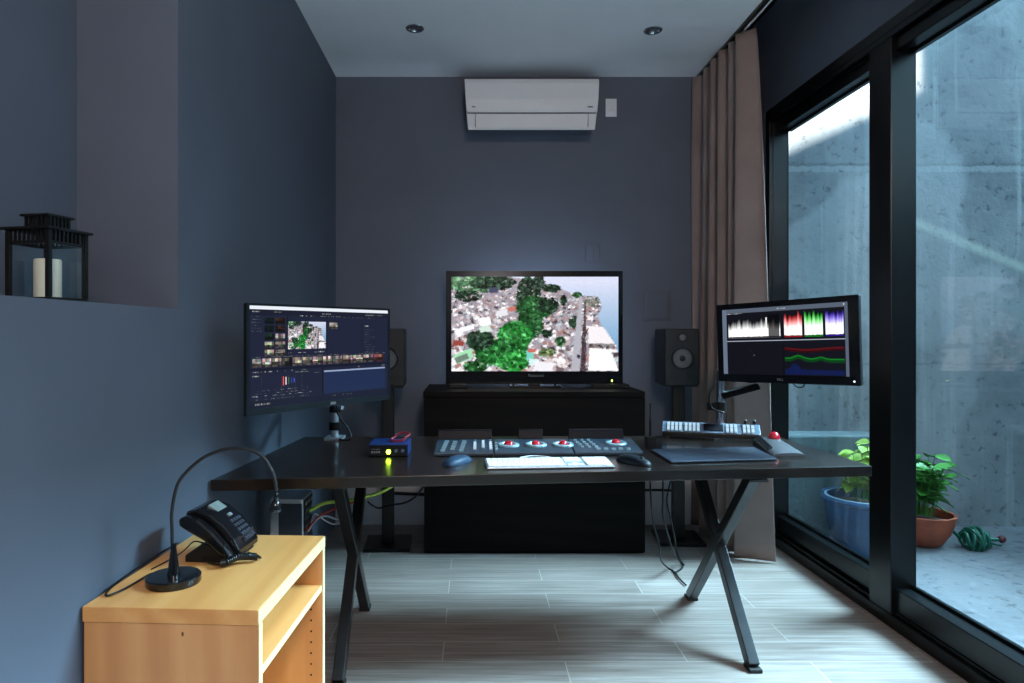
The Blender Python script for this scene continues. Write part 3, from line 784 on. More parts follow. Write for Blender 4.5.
m = MB(); m.lathe([(.017, 0), (.017, .30)], c=(bp.x, bp.y, DZ + .01), seg=20); m.box(bp.x - .045, bp.x + .045, bp.y - .05, bp.y + .05, DZ, DZ + .012); m.build('pole', M_chrome, tm, world=True, smooth=True)
m = MB(); m.lathe([(.026, 0), (.026, .04)], c=(bp.x, bp.y, .865), seg=20); m.box(bp.x - .055, bp.x - .02, bp.y - .02, bp.y + .02, .868, .90)
m.build('clamp', M_blackmetal, tm, world=True, smooth=True)
e1 = Vector((1.29, 2.98, 1.018)); cc = P(W * .5, H * .5, -.06)
m = MB(); m.bar((bp.x, bp.y, .93), e1 + Vector((-.04, .0, -.03)), .03, .035, (0, 1, 0)); m.bar(e1 + Vector((-.09, .02, .0)), e1 + Vector((.03, -.0, .004)), .034, .05, (0, 1, 0)); m.bar(e1, Vector((cc.x, cc.y, cc.z)), .035, .035, (1, 0, 0)); m.build('arm', M_blackmetal, tm, world=True, bevel=.006)
m = MB(); m.tube([(bp.x - .03, bp.y - .03, .99), (bp.x - .06, bp.y - .03, .94), (bp.x - .05, bp.y - .03, .88), (bp.x + .0, bp.y - .04, .86)], .005); m.build('cable', M_black, tm, world=True, smooth=True)
m = MB(); m.tube([P(W * .55, H, -.02), P(W * .58, H + .014, -.02), P(W * .62, H + .012, -.02), P(W * .63, H - .01, -.02)], .003); m.build('cable', M_black, tm, world=True, smooth=True)

# ---------------------------------------------------------------- grading panels
def bilin(c, s, t): return c[0] * (1 - s) * (1 - t) + c[1] * s * (1 - t) + c[2] * s * t + c[3] * (1 - s) * t
yf_l, yf_r = 2.68, 2.71
# whole row outline on the desk: front-left, front-right, back-right, back-left
G = [Vector((-.150, 2.655, 0)), Vector((.676, 2.685, 0)), Vector((.686, 2.925, 0)), Vector((-.150, 2.90, 0))]
ZF, ZB = DZ + .014, DZ + .030
def gp(s, t, lift=0): p = bilin(G, s, t); p.z = ZF + (ZB - ZF) * t + lift; return p
def ctl_panel(s0, s1, label, hoods, rings, buttons):
    c = bilin(G, (s0 + s1) / 2, .5)
    t = thing('control_panel', label, 'control panel', (c.x, c.y, DZ), 0, 'colour grading panels in a row')
    g = .0025
    a_, b_, c_, d_ = gp(s0 + g, 0), gp(s1 - g, 0), gp(s1 - g, 1), gp(s0 + g, 1)
    low = [Vector((p.x, p.y, DZ + .001)) for p in (a_, b_, c_, d_)]
    MB().hexa(low, [a_, b_, c_, d_]).build('body', M_panelbody, t, world=True, bevel=.003)
    for h0, h1 in hoods:
        p = [gp(h0, .97), gp(h1, .97), gp(h1, 1.08), gp(h0, 1.08)]
        u = [q_ + Vector((0, .014, .038)) for q_ in p]; u[2] = p[2] + Vector((0, 0, .038)); u[3] = p[3] + Vector((0, 0, .038))
        MB().hexa(p, u).build('display', M_paneldisp, t, world=True, bevel=.003)
    for s, tt, r in rings:
        p = gp(s, tt)
        tilt = Matrix.Translation(p) @ Matrix.Rotation(math.atan2(ZB - ZF, .31), 4, 'X')
        ro = MB().lathe([(r, 0), (r, .005), (r - .003, .008), (r * .66, .008), (r * .56, .003), (r * .54, .001)], seg=40, M=tilt, close=False).build('ring', M_ring, t, world=True, smooth=True)
        bo = MB(); bo.sphere((0, 0, .001), r * .45, seg=24, rings=14, M=tilt); bo = bo.build('ball', M_red, t, world=True, smooth=True)
    for (s, tt, w_, h_, m_) in buttons:
        p = gp(s, tt); w2, h2 = w_ / 2, h_ / 2; k = (ZB - ZF) / .22
        b = MB(); lo = [p + Vector((-w2, -h2, -h2 * k)), p + Vector((w2, -h2, -h2 * k)), p + Vector((w2, h2, h2 * k)), p + Vector((-w2, h2, h2 * k))]
        b.hexa(lo, [q_ + Vector((0, 0, .007)) for q_ in lo]); b.build('button', m_, t, world=True)
    return t
btL = []
for cgrp, xs in enumerate(((.030, .052), (.075, .095), (.118, .140))):
    for k in range(5 if cgrp != 1 else 4):
        btL.append((xs[0] + .012 + .003 * k, .12 + .16 * k + (.1 if cgrp == 1 else 0), .018, .009, M_ring))
for i, x in enumerate((.195, .235, .272)):
    for k in range(6 if i != 1 else 5): btL.append((x, .10 + .14 * k + (.12 if i == 1 else 0), .012, .009, M_key if k % 5 else M_bluegrey))
ctl_panel(0, .285, 'slate grading panel at the left end of the row with columns of small buttons', [(.006, .280)], [], btL)
ctl_panel(.285, .668, 'middle slate grading panel with three red trackballs in pale rings', [(.415, .54)], [(.36, .50, .044), (.495, .50, .044), (.628, .50, .044)],
          [(.30 + .0 * k, .2 + .2 * k, .010, .012, M_ring) for k in range(3)])
btR = [(.70 + .034 * i + .006 * k, .82 - .17 * k, .012, .010, M_ring) for i in range(3) for k in range(4)] + [(.79 + .036 * k, .16, .016, .010, M_ring) for k in range(5)]
ctl_panel(.668, 1, 'slate grading panel at the right end of the row with keypad and single red trackball', [(.672, .955)], [(.895, .58, .044)], btR)

# keyboard
def keyboard():
    L0, L1 = Vector((.053, 2.402, 0)), Vector((.510, 2.437, 0)); d = (L1 - L0).normalized(); w_ = (L1 - L0).length; n_ = Vector((-d.y, d.x, 0)); dp = .118
    t = thing('keyboard', 'white full-size keyboard near the front edge of the desk', 'keyboard', (.28, 2.48, DZ))
    Z = lambda v_: DZ + .008 + .010 * v_
    c = [L0, L1, L1 + n_ * dp, L0 + n_ * dp]
    MB().hexa([p + Vector((0, 0, DZ + .001)) for p in c], [p + Vector((0, 0, Z(i))) for p, i in zip(c, (0, 0, 1, 1))]).build('case', M_silver, t, world=True, bevel=.003)
    def key(x0, x1, v0, v1):
        m = MB(); q_ = [L0 + d * x0 + n_ * v0 * dp, L0 + d * x1 + n_ * v0 * dp, L0 + d * x1 + n_ * v1 * dp, L0 + d * x0 + n_ * v1 * dp]
        vv = (v0, v0, v1, v1)
        m.hexa([p + Vector((0, 0, Z(i))) for p, i in zip(q_, vv)], [p + Vector((0, 0, Z(i) + .004)) for p, i in zip(q_, vv)]); m.build('key', M_key, t, world=True)
    rows = 6; u = (w_ - .012) / 22.3
    for r_ in range(rows):
        v0 = .06 + r_ * .152; v1 = v0 + .125
        if r_ == 5: v1 = v0 + .10
        x = .006
        widths = {0: [1.5, 1.2, 1.5, 5.4, 1.5, 1.2, 1.5], 1: [2.3] + [1] * 9 + [2.5], 2: [1.8] + [1] * 10 + [2.0]}.get(r_, [1] * 13 + [.8])
        if r_ == 4: widths = [1] * 12 + [1.8]
        k = 13.8 / sum(widths)
        for wd in widths:
            key(x + .0012, x + wd * k * u - .0012, v0, v1); x += wd * k * u
        x = .006 + 14.2 * u
        for q_ in range(3):
            if r_ in (2,): continue
            if r_ == 1 and q_ != 1: continue
            key(x + q_ * u + .0012, x + q_ * u + u - .0012, v0, v1)
        x = .006 + 17.8 * u
        for q_ in range(4): key(x + q_ * u * 1.12 + .0012, x + (q_ + 1) * u * 1.12 - .0012, v0, v1)
    cb = MB(); cb.tube([L0 + d * .13 + n_ * (dp + .001) + Vector((0, 0, DZ + .012)), L0 + d * .15 + n_ * (dp + .05) + Vector((0, 0, DZ + .012)), L0 + d * .2 + n_ * (dp + .075) + Vector((0, 0, DZ + .012)), L0 + d * .25 + n_ * (dp + .05) + Vector((0, 0, DZ + .012)), L0 + d * .27 + n_ * (dp + .001) + Vector((0, 0, DZ + .012))], .002)
    cb.build('cable', M_key, t, world=True, smooth=True)
keyboard()

# mice
def mouse(loc, rz, m_, label, L=.145, Wd=.064, Hh=.028):
    t = thing('computer_mouse', label, 'mouse', loc, rz)
    vs = []; fs = []; N, K = 18, 24
    for i in range(N + 1):
        s = i / N; th = PI * s
        x = -L / 2 * math.cos(th); pr = math.sin(th) ** .62
        wv = Wd / 2 * pr * (1 - .12 * math.cos(th) * -1); hv = Hh * math.sin(th) ** .55 * (.8 + .25 * math.sin(PI * min(1, s * 1.1)))
        for k in range(K):
            a_ = 2 * PI * k / K; ca, sa_ = math.cos(a_), math.sin(a_)
            z = hv * (max(0, sa_) ** .8) if sa_ > 0 else 0
            vs.append((x, wv * ca * (1 if sa_ > 0 else .92), z + .001))
    for i in range(N):
        for k in range(K): a_ = i * K + k; b_ = i * K + (k + 1) % K; fs.append((a_, b_, b_ + K, a_ + K))
    mm = MB(); mm.add(vs, fs); mm.build('shell', m_, t, smooth=True)
    mm = MB(); mm.lathe([(.009, -.003), (.010, 0), (.009, .003)], M=Matrix.Translation((L * .26, 0, Hh * .78)) @ Matrix.Rotation(PI / 2, 4, 'X'), seg=16); mm.build('scroll_wheel', M_rubber, t, smooth=True)
    return t
p = on(457.5, 464, DZ); mouse((p.x, p.y + .015, DZ), math.radians(54), M_mouse, 'blue-grey mouse lying at an angle left of the white keyboard')
p = on(634, 463, DZ); mouse((p.x, p.y + .0, DZ), math.radians(-62), mat('black_mouse_shell', sr(14, 19, 26), .5, spec=.25), 'black mouse right of the white keyboard', .165, .066)

# pen holder with upright pen
p = on(651.5, 449, DZ)
t = thing('antenna_unit', 'small black block with an upright rod between grading panel and tablet', 'antenna', (p.x, p.y + .02, DZ))
MB().prism([(-.020, -.02), (.020, -.02), (.020, .02), (-.020, .02)], 0, .052).build('base', M_black, t, bevel=.003)
mm = MB(); mm.tube([(0, 0, .05), (0, 0, .10), (0, 0, .182)], [.0055] * 8 + [.003] * 5, smooth=6); mm.sphere((0, 0, .183), .0042); mm.build('rod', M_blackmetal, t, smooth=True)

# tablet
t = thing('graphics_tablet', 'flat dark blue-grey drawing tablet on the right of the desk', 'tablet', (.95, 2.68, DZ))
c = [Vector((.733, 2.515, DZ + .001)), Vector((1.149, 2.575, DZ + .001)), Vector((1.168, 2.83, DZ + .001)), Vector((.727, 2.784, DZ + .001))]
up = Vector((0, 0, .009)); MB().hexa(c, [q_ + up for q_ in c]).build('case', mat('tablet_shell', sr(32, 42, 58), .45), t, world=True, bevel=.004)
i_ = [bilin(c, *q_) + up * 1.0 for q_ in ((.03, .05), (.97, .05), (.97, .84), (.03, .84))]; MB().hexa(i_, [q_ + Vector((0, 0, .0006)) for q_ in i_]).build('drawing_surface', mat('tablet_surface', sr(28, 37, 52), .55), t, world=True)

# switcher console
def console():
    a0, a1 = Vector((.872, 3.13, 0)), Vector((1.268, 3.0, 0)); d = (a1 - a0).normalized(); n_ = Vector((-d.y, d.x, 0)); w_ = (a1 - a0).length
    t = thing('button_console', 'silver console with glowing white buttons at the back right of the desk', 'console', ((a0.x + a1.x) / 2, 3.08, DZ))
    P_ = lambda s, v_, z: a0 + d * s * w_ + n_ * v_ + Vector((0, 0, z))
    z0 = DZ + .010
    MB().hexa([P_(0, 0, z0), P_(1, 0, z0), P_(1, .07, z0), P_(0, .07, z0)], [P_(0, 0, z0 + .02), P_(1, 0, z0 + .02), P_(1, .06, z0 + .058), P_(0, .06, z0 + .058)]).build('case', M_black, t, world=True, bevel=.003)
    q = Vector(P_(0, .06, z0 + .058) - P_(0, 0, z0 + .02)); nn = d.cross(q).normalized()
    if nn.z < 0: nn = -nn
    S = lambda s, v_, h: P_(0, 0, z0 + .02) + d * s * w_ + q * v_ + nn * h
    def slab(m, s0, s1, v0, v1, h0, h1): m.hexa([S(s0, v0, h0), S(s1, v0, h0), S(s1, v1, h0), S(s0, v1, h0)], [S(s0, v0, h1), S(s1, v0, h1), S(s1, v1, h1), S(s0, v1, h1)])
    m = MB(); slab(m, 0, 1, 0, 1, -.001, .003); m.build('top_plate', M_plate, t, world=True, bevel=.001)
    m = MB(); slab(m, .43, .63, .2, .85, .003, .005); m.build('display', M_paneldisp, t, world=True)
    for g0, n in ((.05, 4), (.235, 4), (.66, 3), (.83, 3)):
        for k in range(n):
            for r_ in range(2):
                m = MB(); s = g0 + k * .042; slab(m, s, s + .028, .12 + r_ * .38, .44 + r_ * .38, .003, .010); m.build('button', M_btn, t, world=True)
    m = MB()
    for s in (.84, .93): slab(m, s, s + .03, .98, 1.14, -.004, .022)
    m.build('lever', M_black, t, world=True, bevel=.002)
    for s in (.03, .93):
        m = MB(); m.hexa([P_(s, .005, DZ), P_(s + .05, .005, DZ), P_(s + .05, .065, DZ), P_(s, .065, DZ)], [P_(s, .005, z0), P_(s + .05, .005, z0), P_(s + .05, .065, z0), P_(s, .065, z0)]); m.build('foot', M_rubber, t, world=True)
console()

# trackball
t = thing('trackball_mouse', 'grey trackball mouse with a red ball near the right edge of the desk', 'trackball', (1.24, 2.8, DZ))
T0 = [Vector((1.172, 2.655, DZ + .001)), Vector((1.300, 2.665, DZ + .001)), Vector((1.315, 2.93, DZ + .001)), Vector((1.200, 2.93, DZ + .001))]
def tb(s, v_, h): p_ = bilin(T0, s, v_); return Vector((p_.x, p_.y, DZ + h))
prof = [(0, .012), (.08, .018), (.35, .024), (.55, .034), (.75, .042), (.92, .036), (1.0, .016)]
vs = []; fs = []
for v_, h in prof:
    for s, k in ((.0, .15), (.06, .6), (.2, .88), (.4, 1), (.6, 1), (.8, .88), (.94, .6), (1, .15)):
        s2_ = .5 + (s - .5) * (.82 + .25 * math.sin(PI * (.25 + v_ * .6))); vs.append(tb(s2_, v_, h * k + .002))
nn_ = 8
for j in range(len(prof) - 1):
    for k in range(nn_ - 1): a_ = j * nn_ + k; fs.append((a_, a_ + 1, a_ + nn_ + 1, a_ + nn_))
k0 = len(vs)
for v_, h in prof:
    for s in (0, 1): s2_ = .5 + (s - .5) * (.82 + .25 * math.sin(PI * (.25 + v_ * .6))); vs.append(tb(s2_, v_, .001))
for j in range(len(prof) - 1):
    fs.append((j * nn_, (j + 1) * nn_, k0 + (j + 1) * 2, k0 + j * 2)); fs.append((j * nn_ + 7, (j + 1) * nn_ + 7, k0 + (j + 1) * 2 + 1, k0 + j * 2 + 1))
L_ = len(prof) - 1
fs.append(tuple(range(nn_)) + (k0 + 1, k0)); fs.append(tuple(range(L_ * nn_, L_ * nn_ + nn_)) + (k0 + 2 * L_ + 1, k0 + 2 * L_))
m = MB(); m.add(vs, fs); o = m.build('shell', M_beige, t, world=True, smooth=True)
bc = tb(.60, .72, .046); m = MB(); m.sphere(bc, .023, seg=28, rings=16); m.build('ball', M_red, t, world=True, smooth=True)
m = MB(); m.lathe([(.031, -.012), (.031, .0), (.027, .003), (.025, .0)], c=(bc.x, bc.y, bc.z - .010), seg=32, close=False); m.build('ring', M_satin, t, world=True, smooth=True)
for k in range(3):
    m = MB(); x_ = .02 + k * .085
    m.hexa([tb(x_ - .09, .25, .006), tb(x_ - .03, .25, .010), tb(x_ + .02, .9, .016), tb(x_ - .05, .9, .010)], [tb(x_ - .09, .25, .014 + .004 * k), tb(x_ - .03, .25, .018 + .005 * k), tb(x_ + .02, .9, .036 + .006 * k), tb(x_ - .05, .9, .028 + .006 * k)])
    m.build('button', M_satin, t, world=True, bevel=.002)

# blue interface box + red cable
t = thing('interface_box', 'small blue metal box with a glowing green light on the desk', 'interface box', (-.32, 2.72, DZ))
b0, b1, by0, by1 = -.403, -.249, 2.655, 2.80
MB().box(b0, b1, by0 + .003, by1, DZ + .002, DZ + .050).build('case', M_bluebox, t, world=True, bevel=.003)
MB().box(b0 + .003, b1 - .003, by0, by0 + .004, DZ + .004, DZ + .044).build('front_panel', M_black, t, world=True)
lx = at(388.5, 452, by0).x
m = MB(); m.sphere((lx, by0 - .001, DZ + .019), .0085, sc=(1, .5, 1)); m.build('indicator_light', M_led, t, world=True, smooth=True)
for k in range(4):
    m = MB(); m.box(b0 + .012 + k * .009, b0 + .018 + k * .009, by0 - .002, by0, DZ + .014, DZ + .022); m.box(b0 + .012 + k * .009, b0 + .018 + k * .009, by0 - .001, by0, DZ + .028, DZ + .031); m.build('button', M_txtd, t, world=True)
for x_ in (lx + .03, lx + .055):
    m = MB(); m.lathe([(.006, 0), (.006, .008)], M=Matrix.Translation((x_, by0, DZ + .024)) @ Matrix.Rotation(PI / 2, 4, 'X'), seg=16); m.build('socket', M_bluegrey, t, world=True, smooth=True)
M_redc = mat('red_cable', sr(130, 44, 62), .3)
m = MB(); zc = DZ + .055; pts = []
for k in range(40):
    a_ = k / 40 * 2 * PI * 2.6; pts.append((-.285 + .034 * math.cos(a_) + .006 * math.sin(3 * a_), 2.725 + .022 * math.sin(a_), zc + .012 + .014 * math.sin(a_ + .6) + .003 * math.sin(a_ * .4)))
m.tube(pts, .0028, smooth=2); tag(m.build('cable_coil', M_redc, smooth=True), 'small coil of red cable lying on the blue interface box', 'cable')

# ---------------------------------------------------------------- maple cabinet
MZ = .618
mc = thing('side_cabinet', 'maple open-sided cabinet against the left wall carrying phone and lamp', 'cabinet', (-.66, 1.78, 0), -math.radians(2.9))
# local frame: x across (0..w), y depth, set from front-left corner
def mloc(x, y, z):  # x right, y deep from the front left corner
    return Vector((x, y, z))
cw, cd, th = .396, .545, .034
inv = wmat(mc).inverted(); fl = inv @ Vector((-.860, 1.507, 0)); 
# cabinet turned so that its far end swings right: rotation clockwise
def mbx(x0, x1, y0, y1, z0, z1): return MB().box(fl.x + x0, fl.x + x1, fl.y + y0, fl.y + y1, z0, z1)
mbx(0, cw - .002, 0, cd, MZ - th, MZ).build('cabinet_top', M_maple, mc, bevel=.0015)
mbx(cw - .002, cw, 0, cd, MZ - th + .002, MZ - .001).build('edge_band', M_maple_e, mc)
mbx(.002, cw - .002, .003, .024, 0, MZ - th - .001).build('side_panel', M_maple_v, mc, bevel=.001)
mbx(cw - .002, cw, .003, .024, 0, MZ - th).build('edge_band', M_maple_e, mc)
mbx(.002, cw - .002, cd - .024, cd - .003, 0, MZ - th - .001).build('side_panel', M_maple_v, mc, bevel=.001)
mbx(cw - .002, cw, cd - .024, cd - .003, 0, MZ - th).build('edge_band', M_maple_e, mc)
mbx(.0, .015, .024, cd - .024, 0, MZ - th).build('back_panel', M_maple_v, mc)
mbx(.015, cw - .006, .024, cd - .024, .462, .480).build('shelf', M_maple, mc)
mbx(cw - .006, cw - .004, .024, cd - .024, .462, .480).build('edge_band', M_maple_e, mc)
mbx(.015, cw - .006, .024, cd - .024, .06, .08).build('shelf', M_maple, mc)
m = MB()
for k in range(12): m.lathe([(.003, 0), (.003, .001)], seg=10, M=Matrix.Translation((fl.x + cw - .035, fl.y + cd - .0245, .44 - k * .032)) @ Matrix.Rotation(PI / 2, 4, 'X'))
m.build('peg_holes', M_rubber, mc)
m = MB(); m.sphere((fl.x + .225, fl.y + .003, .561), .004, sc=(.7, .2, 1.3)); m.build('knot', mat('knot_brown', sr(120, 70, 36), .6), mc, smooth=True)

# desk lamp
t = thing('desk_lamp', 'black gooseneck lamp with round base on the maple cabinet', 'lamp', (-.721, 1.65, MZ))
MB().lathe([(.061, 0), (.063, .003), (.063, .017), (.060, .020), (.02, .021)], seg=48).build('base', M_gloss, t, smooth=True)
MB().lathe([(.015, .018), (.012, .04), (.007, .08), (.006, .095)], seg=20).build('collar', M_gloss, t, smooth=True)
pt = [(172.5, 552), (172, 530), (172, 511), (177, 486), (186, 472.5), (200, 460), (212, 453.5), (226, 449.3), (240, 448.5), (252, 450.5), (263, 457), (271, 469), (275, 480), (276.5, 491)]
m = MB(); m.tube([at(u_, v_, 1.65) for u_, v_ in pt], .0042); m.build('gooseneck', M_satin, t, world=True, smooth=True)
hd = at(276, 496, 1.65)
m = MB(); M_ = Matrix.Translation(hd + Vector((-.003, 0, -.036))) @ Matrix.Rotation(.12, 4, 'Y')
m.lathe([(.0145, 0), (.0150, .004), (.0145, .012), (.010, .022), (.0055, .027), (.0065, .031), (.0065, .040), (.004, .044)], seg=28, M=M_); m.build('lamp_head', M_gloss, t, world=True, smooth=True)
m = MB(); m.lathe([(.012, -.001), (.003, .001)], seg=20, M=M_); m.build('lamp_lens', M_chrome, t, world=True, smooth=True)
m = MB(); m.tube([(-.786, 1.66, MZ + .006), (-.80, 1.70, MZ + .004), (-.815, 1.60, MZ + .004), (-.835, 1.56, MZ + .004), (-.851, 1.62, MZ + .004), (-.851, 1.80, MZ + .004), (-.84, 1.95, MZ + .004)], .0028); m.build('cable', M_black, t, world=True, smooth=True)

# telephone
t = thing('desk_telephone', 'black desk telephone tilted on its stand at the back of the maple cabinet', 'telephone', (-.682, 1.85, MZ), math.radians(-6)); t.scale = (.80, .80, .80)
# local: x toward the keypad end (right), y away; tilt around y
m = MB(); m.prism([(-.085, 0), (.075, 0), (.085, .012), (.02, .040), (-.01, .060), (-.03, .060), (-.085, .022)], -.075, .085, 'y'); m.build('stand', M_black, t, bevel=.004)
TM = Matrix.Translation((.006, 0, .098)) @ Matrix.Rotation(math.radians(33), 4, 'Y')
def rot_box(x0, x1, y0, y1, z0, z1): return MB().box(x0, x1, y0, y1, z0, z1, TM)
prof = [(-.112, -.016), (-.116, .0), (-.092, .022), (-.045, .034), (.015, .031), (.07, .016), (.105, -.004), (.114, -.02), (.100, -.028), (-.095, -.030)]
MB().prism(prof, -.052, .098, 'y', TM).build('body', M_gloss, t, bevel=.006, seg=3)
m = MB(); m.prism([(-.114, -.018), (-.102, .002), (-.06, .014), (0, .010), (.06, -.003), (.108, -.022), (.106, -.038), (.06, -.036), (0, -.028), (-.06, -.034), (-.10, -.036)], -.092, -.054, 'y', TM); m.build('handset', M_gloss, t, bevel=.010, seg=3)
m = rot_box(-.080, -.040, .002, .070, .026, .0345); m.build('display', mat('grey_lcd', sr(122, 136, 134), .25), t, bevel=.001)
mk = mat('phone_key', sr(58, 66, 78), .35)
for i in range(5):
    for j in range(4):
        z_ = .0235 - .0002 * i; rot_box(.010 + i * .018, .021 + i * .018, .004 + j * .018, .016 + j * .018, .004, .0345 - .0047 * i).build('button', mk, t)
rot_box(-.016, -.004, .026, .048, .02, .0355).build('button', M_silver, t, label='pale navigation key')
m = MB(); pts = []
A_, B_ = Vector((.095, -.085, .035)), Vector((.055, -.115, .018))
path = [Vector((.060, -.118, .016)), Vector((.075, -.112, .018)), Vector((.10, -.085, .028)), Vector((.125, -.06, .022)), Vector((.150, -.05, .018))]
for k in range(221):
    s = k / 220 * (len(path) - 1); i = min(int(s), len(path) - 2); p_ = path[i].lerp(path[i + 1], s - i); a_ = k / 220 * 2 * PI * 22
    dd = (path[i + 1] - path[i]).normalized(); e_ = dd.cross(Vector((0, 0, 1))).normalized(); f_ = e_.cross(dd)
    pts.append(p_ + (e_ * math.cos(a_) + f_ * math.sin(a_)) * .0095)
m.tube(pts, .0034, seg=6, smooth=1); m.tube([path[0], path[0] + Vector((-.012, .0, -.004)), (.0, -.09, .01), (-.02, -.075, .02)], .003); m.tube([path[-1], (.155, -.03, .008), (.13, 0, .006), (.09, .02, .008)], .003)
m.build('coiled_cord', M_black, t, smooth=True)
m = MB(); m.tube([(-.07, .03, .03), (-.11, .03, .035), (-.13, .0, .012), (-.14, -.06, .005), (-.15, -.16, .004)], .0022); m.build('cable', M_black, t, smooth=True)

# ---------------------------------------------------------------- computer tower and cables
t = thing('computer_tower', 'silver and dark computer tower standing on the floor under the left end of the desk', 'computer', (-.74, 2.78, 0))
x0, x1, y0, y1, zt = -.80, -.668, 2.70, 2.86, .565
MB().box(x0, x1, y0, y1, .012, zt).build('case', M_silver, t, world=True, bevel=.006)
MB().box(x0 + .036, x1 - .004, y0 - .003, y0 + .002, .03, zt - .02).build('side_panel', mat('dark_slate_panel', sr(40, 50, 64), .4), t, world=True)
MB().box(x1 - .002, x1 + .003, y0 + .012, y1 - .012, .03, zt - .012).build('rear_panel', M_black, t, world=True)
for z_ in (.53, .50, .47, .44, .41):
    for y_ in (2.73, 2.77, 2.81): MB().box(x1 + .002, x1 + .006, y_, y_ + .018, z_, z_ + .014).build('port', M_silver if (z_ + y_) % .02 > .01 else M_bluegrey, t, world=True)
for (a_, b_) in ((x0 + .01, y0 + .01), (x1 - .03, y0 + .01), (x0 + .01, y1 - .03), (x1 - .03, y1 - .03)): MB().box(a_, a_ + .02, b_, b_ + .02, 0, .013).build('foot', M_rubber, t, world=True)
def cable(pts, r, m_, label, name='cable', grp=None):
    return tag(MB().tube(pts, r).build(name, m_, smooth=True), label, 'cable', grp)
M_ygc = mat('yellow_green_cable', sr(196, 226, 90), .4); M_whc = mat('white_cable', sr(206, 214, 226), .4); M_orc = mat('red_orange_cable', sr(214, 60, 40), .4); M_blc = mat('black_cable', sr(9, 10, 12), .5, spec=.3)
cable([(x1 + .006, 2.78, .495), at(325, 503, 2.84), at(345, 501, 2.88), at(363, 497.5, 2.92), at(380, 492.5, 2.94), at(395, 484, 2.96)], .0075, M_ygc, 'thick yellow-green cable running from the computer tower up under the desk')
cable([(x1 + .006, 2.74, .43), at(318, 517, 2.82), at(329, 511.5, 2.85), at(343, 505, 2.9), at(356, 500, 2.96), at(362, 480, 3.0)], .004, M_orc, 'red cable crossing from the computer tower behind the left desk legs')
cable([(x1 + .006, 2.76, .42), at(316, 520, 2.83), at(326, 516, 2.87), at(338, 519, 2.9), at(350, 512, 2.94), at(360, 500, 2.99), at(366, 480, 3.02)], .004, M_whc, 'white cable looping beside the red one behind the left desk legs')
cable([(x1 + .006, 2.80, .43), at(315, 514, 2.84), at(326, 521, 2.88), at(336, 524, 2.92), at(352, 516, 2.98)], .003, M_whc, 'thin pale cable sagging lowest between computer tower and left desk legs')
cable([at(424, 486, 3.4), at(415, 497, 3.5), at(404, 503, 3.6), at(390, 505, 3.7), at(378, 508, 3.75), at(368, 502, 3.7)], .005, M_blc, 'black cable drooping in front of the left speaker stand')
cable([at(380, 492, 4.25), at(400, 493.5, 4.28), at(424, 494.5, 4.3)], .010, M_blc, 'straight black cable along the white baseboard left of the cabinet')
cable([at(645, 490, 4.25), at(660, 490, 4.25), at(672, 490.5, 4.25)], .008, M_blc, 'straight black cable along the white baseboard right of the cabinet')
cable([at(650, 478, 3.16), at(651, 500, 3.16), at(653, 520, 3.22), at(659, 545, 3.25), at(661, 560, 3.3), on(668, 568, .01), on(675, 572, .008), on(679, 578, .008), on(686, 585, .008)], .004, M_blc, 'black cable trailing from the desk over the floor to the right desk legs')
cable([at(663, 478, 3.3), at(663, 500, 3.3), at(663, 515, 3.3), at(668, 535, 3.35), at(674, 553, 3.4), on(681, 563, .008), on(682, 568, .008), on(674, 573, .008)], .0045, M_blc, 'black cable hanging between the black cabinet and the right speaker stand')
cable([at(671, 480, 3.45), at(667, 500, 3.45), at(671, 520, 3.45), at(675, 540, 3.5), on(678, 556, .008), on(684, 565, .008)], .004, M_blc, 'black cable hanging in front of the right speaker stand')

# ---------------------------------------------------------------- lantern in the recess
lc = Vector((-1.0, 1.61, NZ))
t = thing('lantern', 'black metal candle lantern standing in the wall recess at the left', 'lantern', lc, math.radians(-12))
hw = .054; hb = .138
MB().box(-hw - .004, hw + .004, -hw - .004, hw + .004, 0, .012).build('base', M_black, t, bevel=.001)
for sx in (-1, 1):
    for sy in (-1, 1):
        MB().box(sx * hw - .005, sx * hw + .005, sy * hw - .005, sy * hw + .005, .012, hb + .03).build('corner_post', M_black, t)
m = MB()
for s in (-1, 1):
    for k in range(9):
        q_ = -hw + (k + .5) * 2 * hw / 9
        m.box(q_ - .0028, q_ + .0028, s * hw - .002, s * hw + .002, hb, hb + .028); m.box(s * hw - .002, s * hw + .002, q_ - .0028, q_ + .0028, hb, hb + .028)
    m.box(-hw, hw, s * hw - .0025, s * hw + .0025, hb - .004, hb + .003); m.box(s * hw - .0025, s * hw + .0025, -hw, hw, hb - .004, hb + .003)
m.build('grille', M_black, t)
MB().prism([(-hw - .013, -hw - .013), (hw + .013, -hw - .013), (hw + .013, hw + .013), (-hw - .013, hw + .013)], hb + .028, hb + .034).build('roof', M_black, t, bevel=.001)
m = MB(); h2 = .033
for s in (-1, 1):
    for k in range(6):
        q_ = -h2 + (k + .5) * 2 * h2 / 6
        m.box(q_ - .003, q_ + .003, s * h2 - .002, s * h2 + .002, hb + .034, hb + .062); m.box(s * h2 - .002, s * h2 + .002, q_ - .003, q_ + .003, hb + .034, hb + .062)
m.box(-h2 - .006, h2 + .006, -h2 - .006, h2 + .006, hb + .062, hb + .067); m.build('crown', M_black, t)
m = MB(); m.tube([(-h2 - .022, 0, hb + .034), (-h2 - .02, 0, hb + .05), (-h2 - .005, 0, hb + .064), (0, 0, hb + .072)], .0022); m.build('handle', M_black, t, smooth=True)
g = MB()
for s in (-1, 1): g.box(-hw + .005, hw - .005, s * hw - .0008, s * hw + .0008, .012, hb - .004); g.box(s * hw - .0008, s * hw + .0008, -hw + .005, hw - .005, .012, hb - .004)
g.build('pane', M_glass, t)
t = thing('candle', 'cream pillar candle standing inside the black lantern', 'candle', (lc.x, lc.y, NZ + .012))
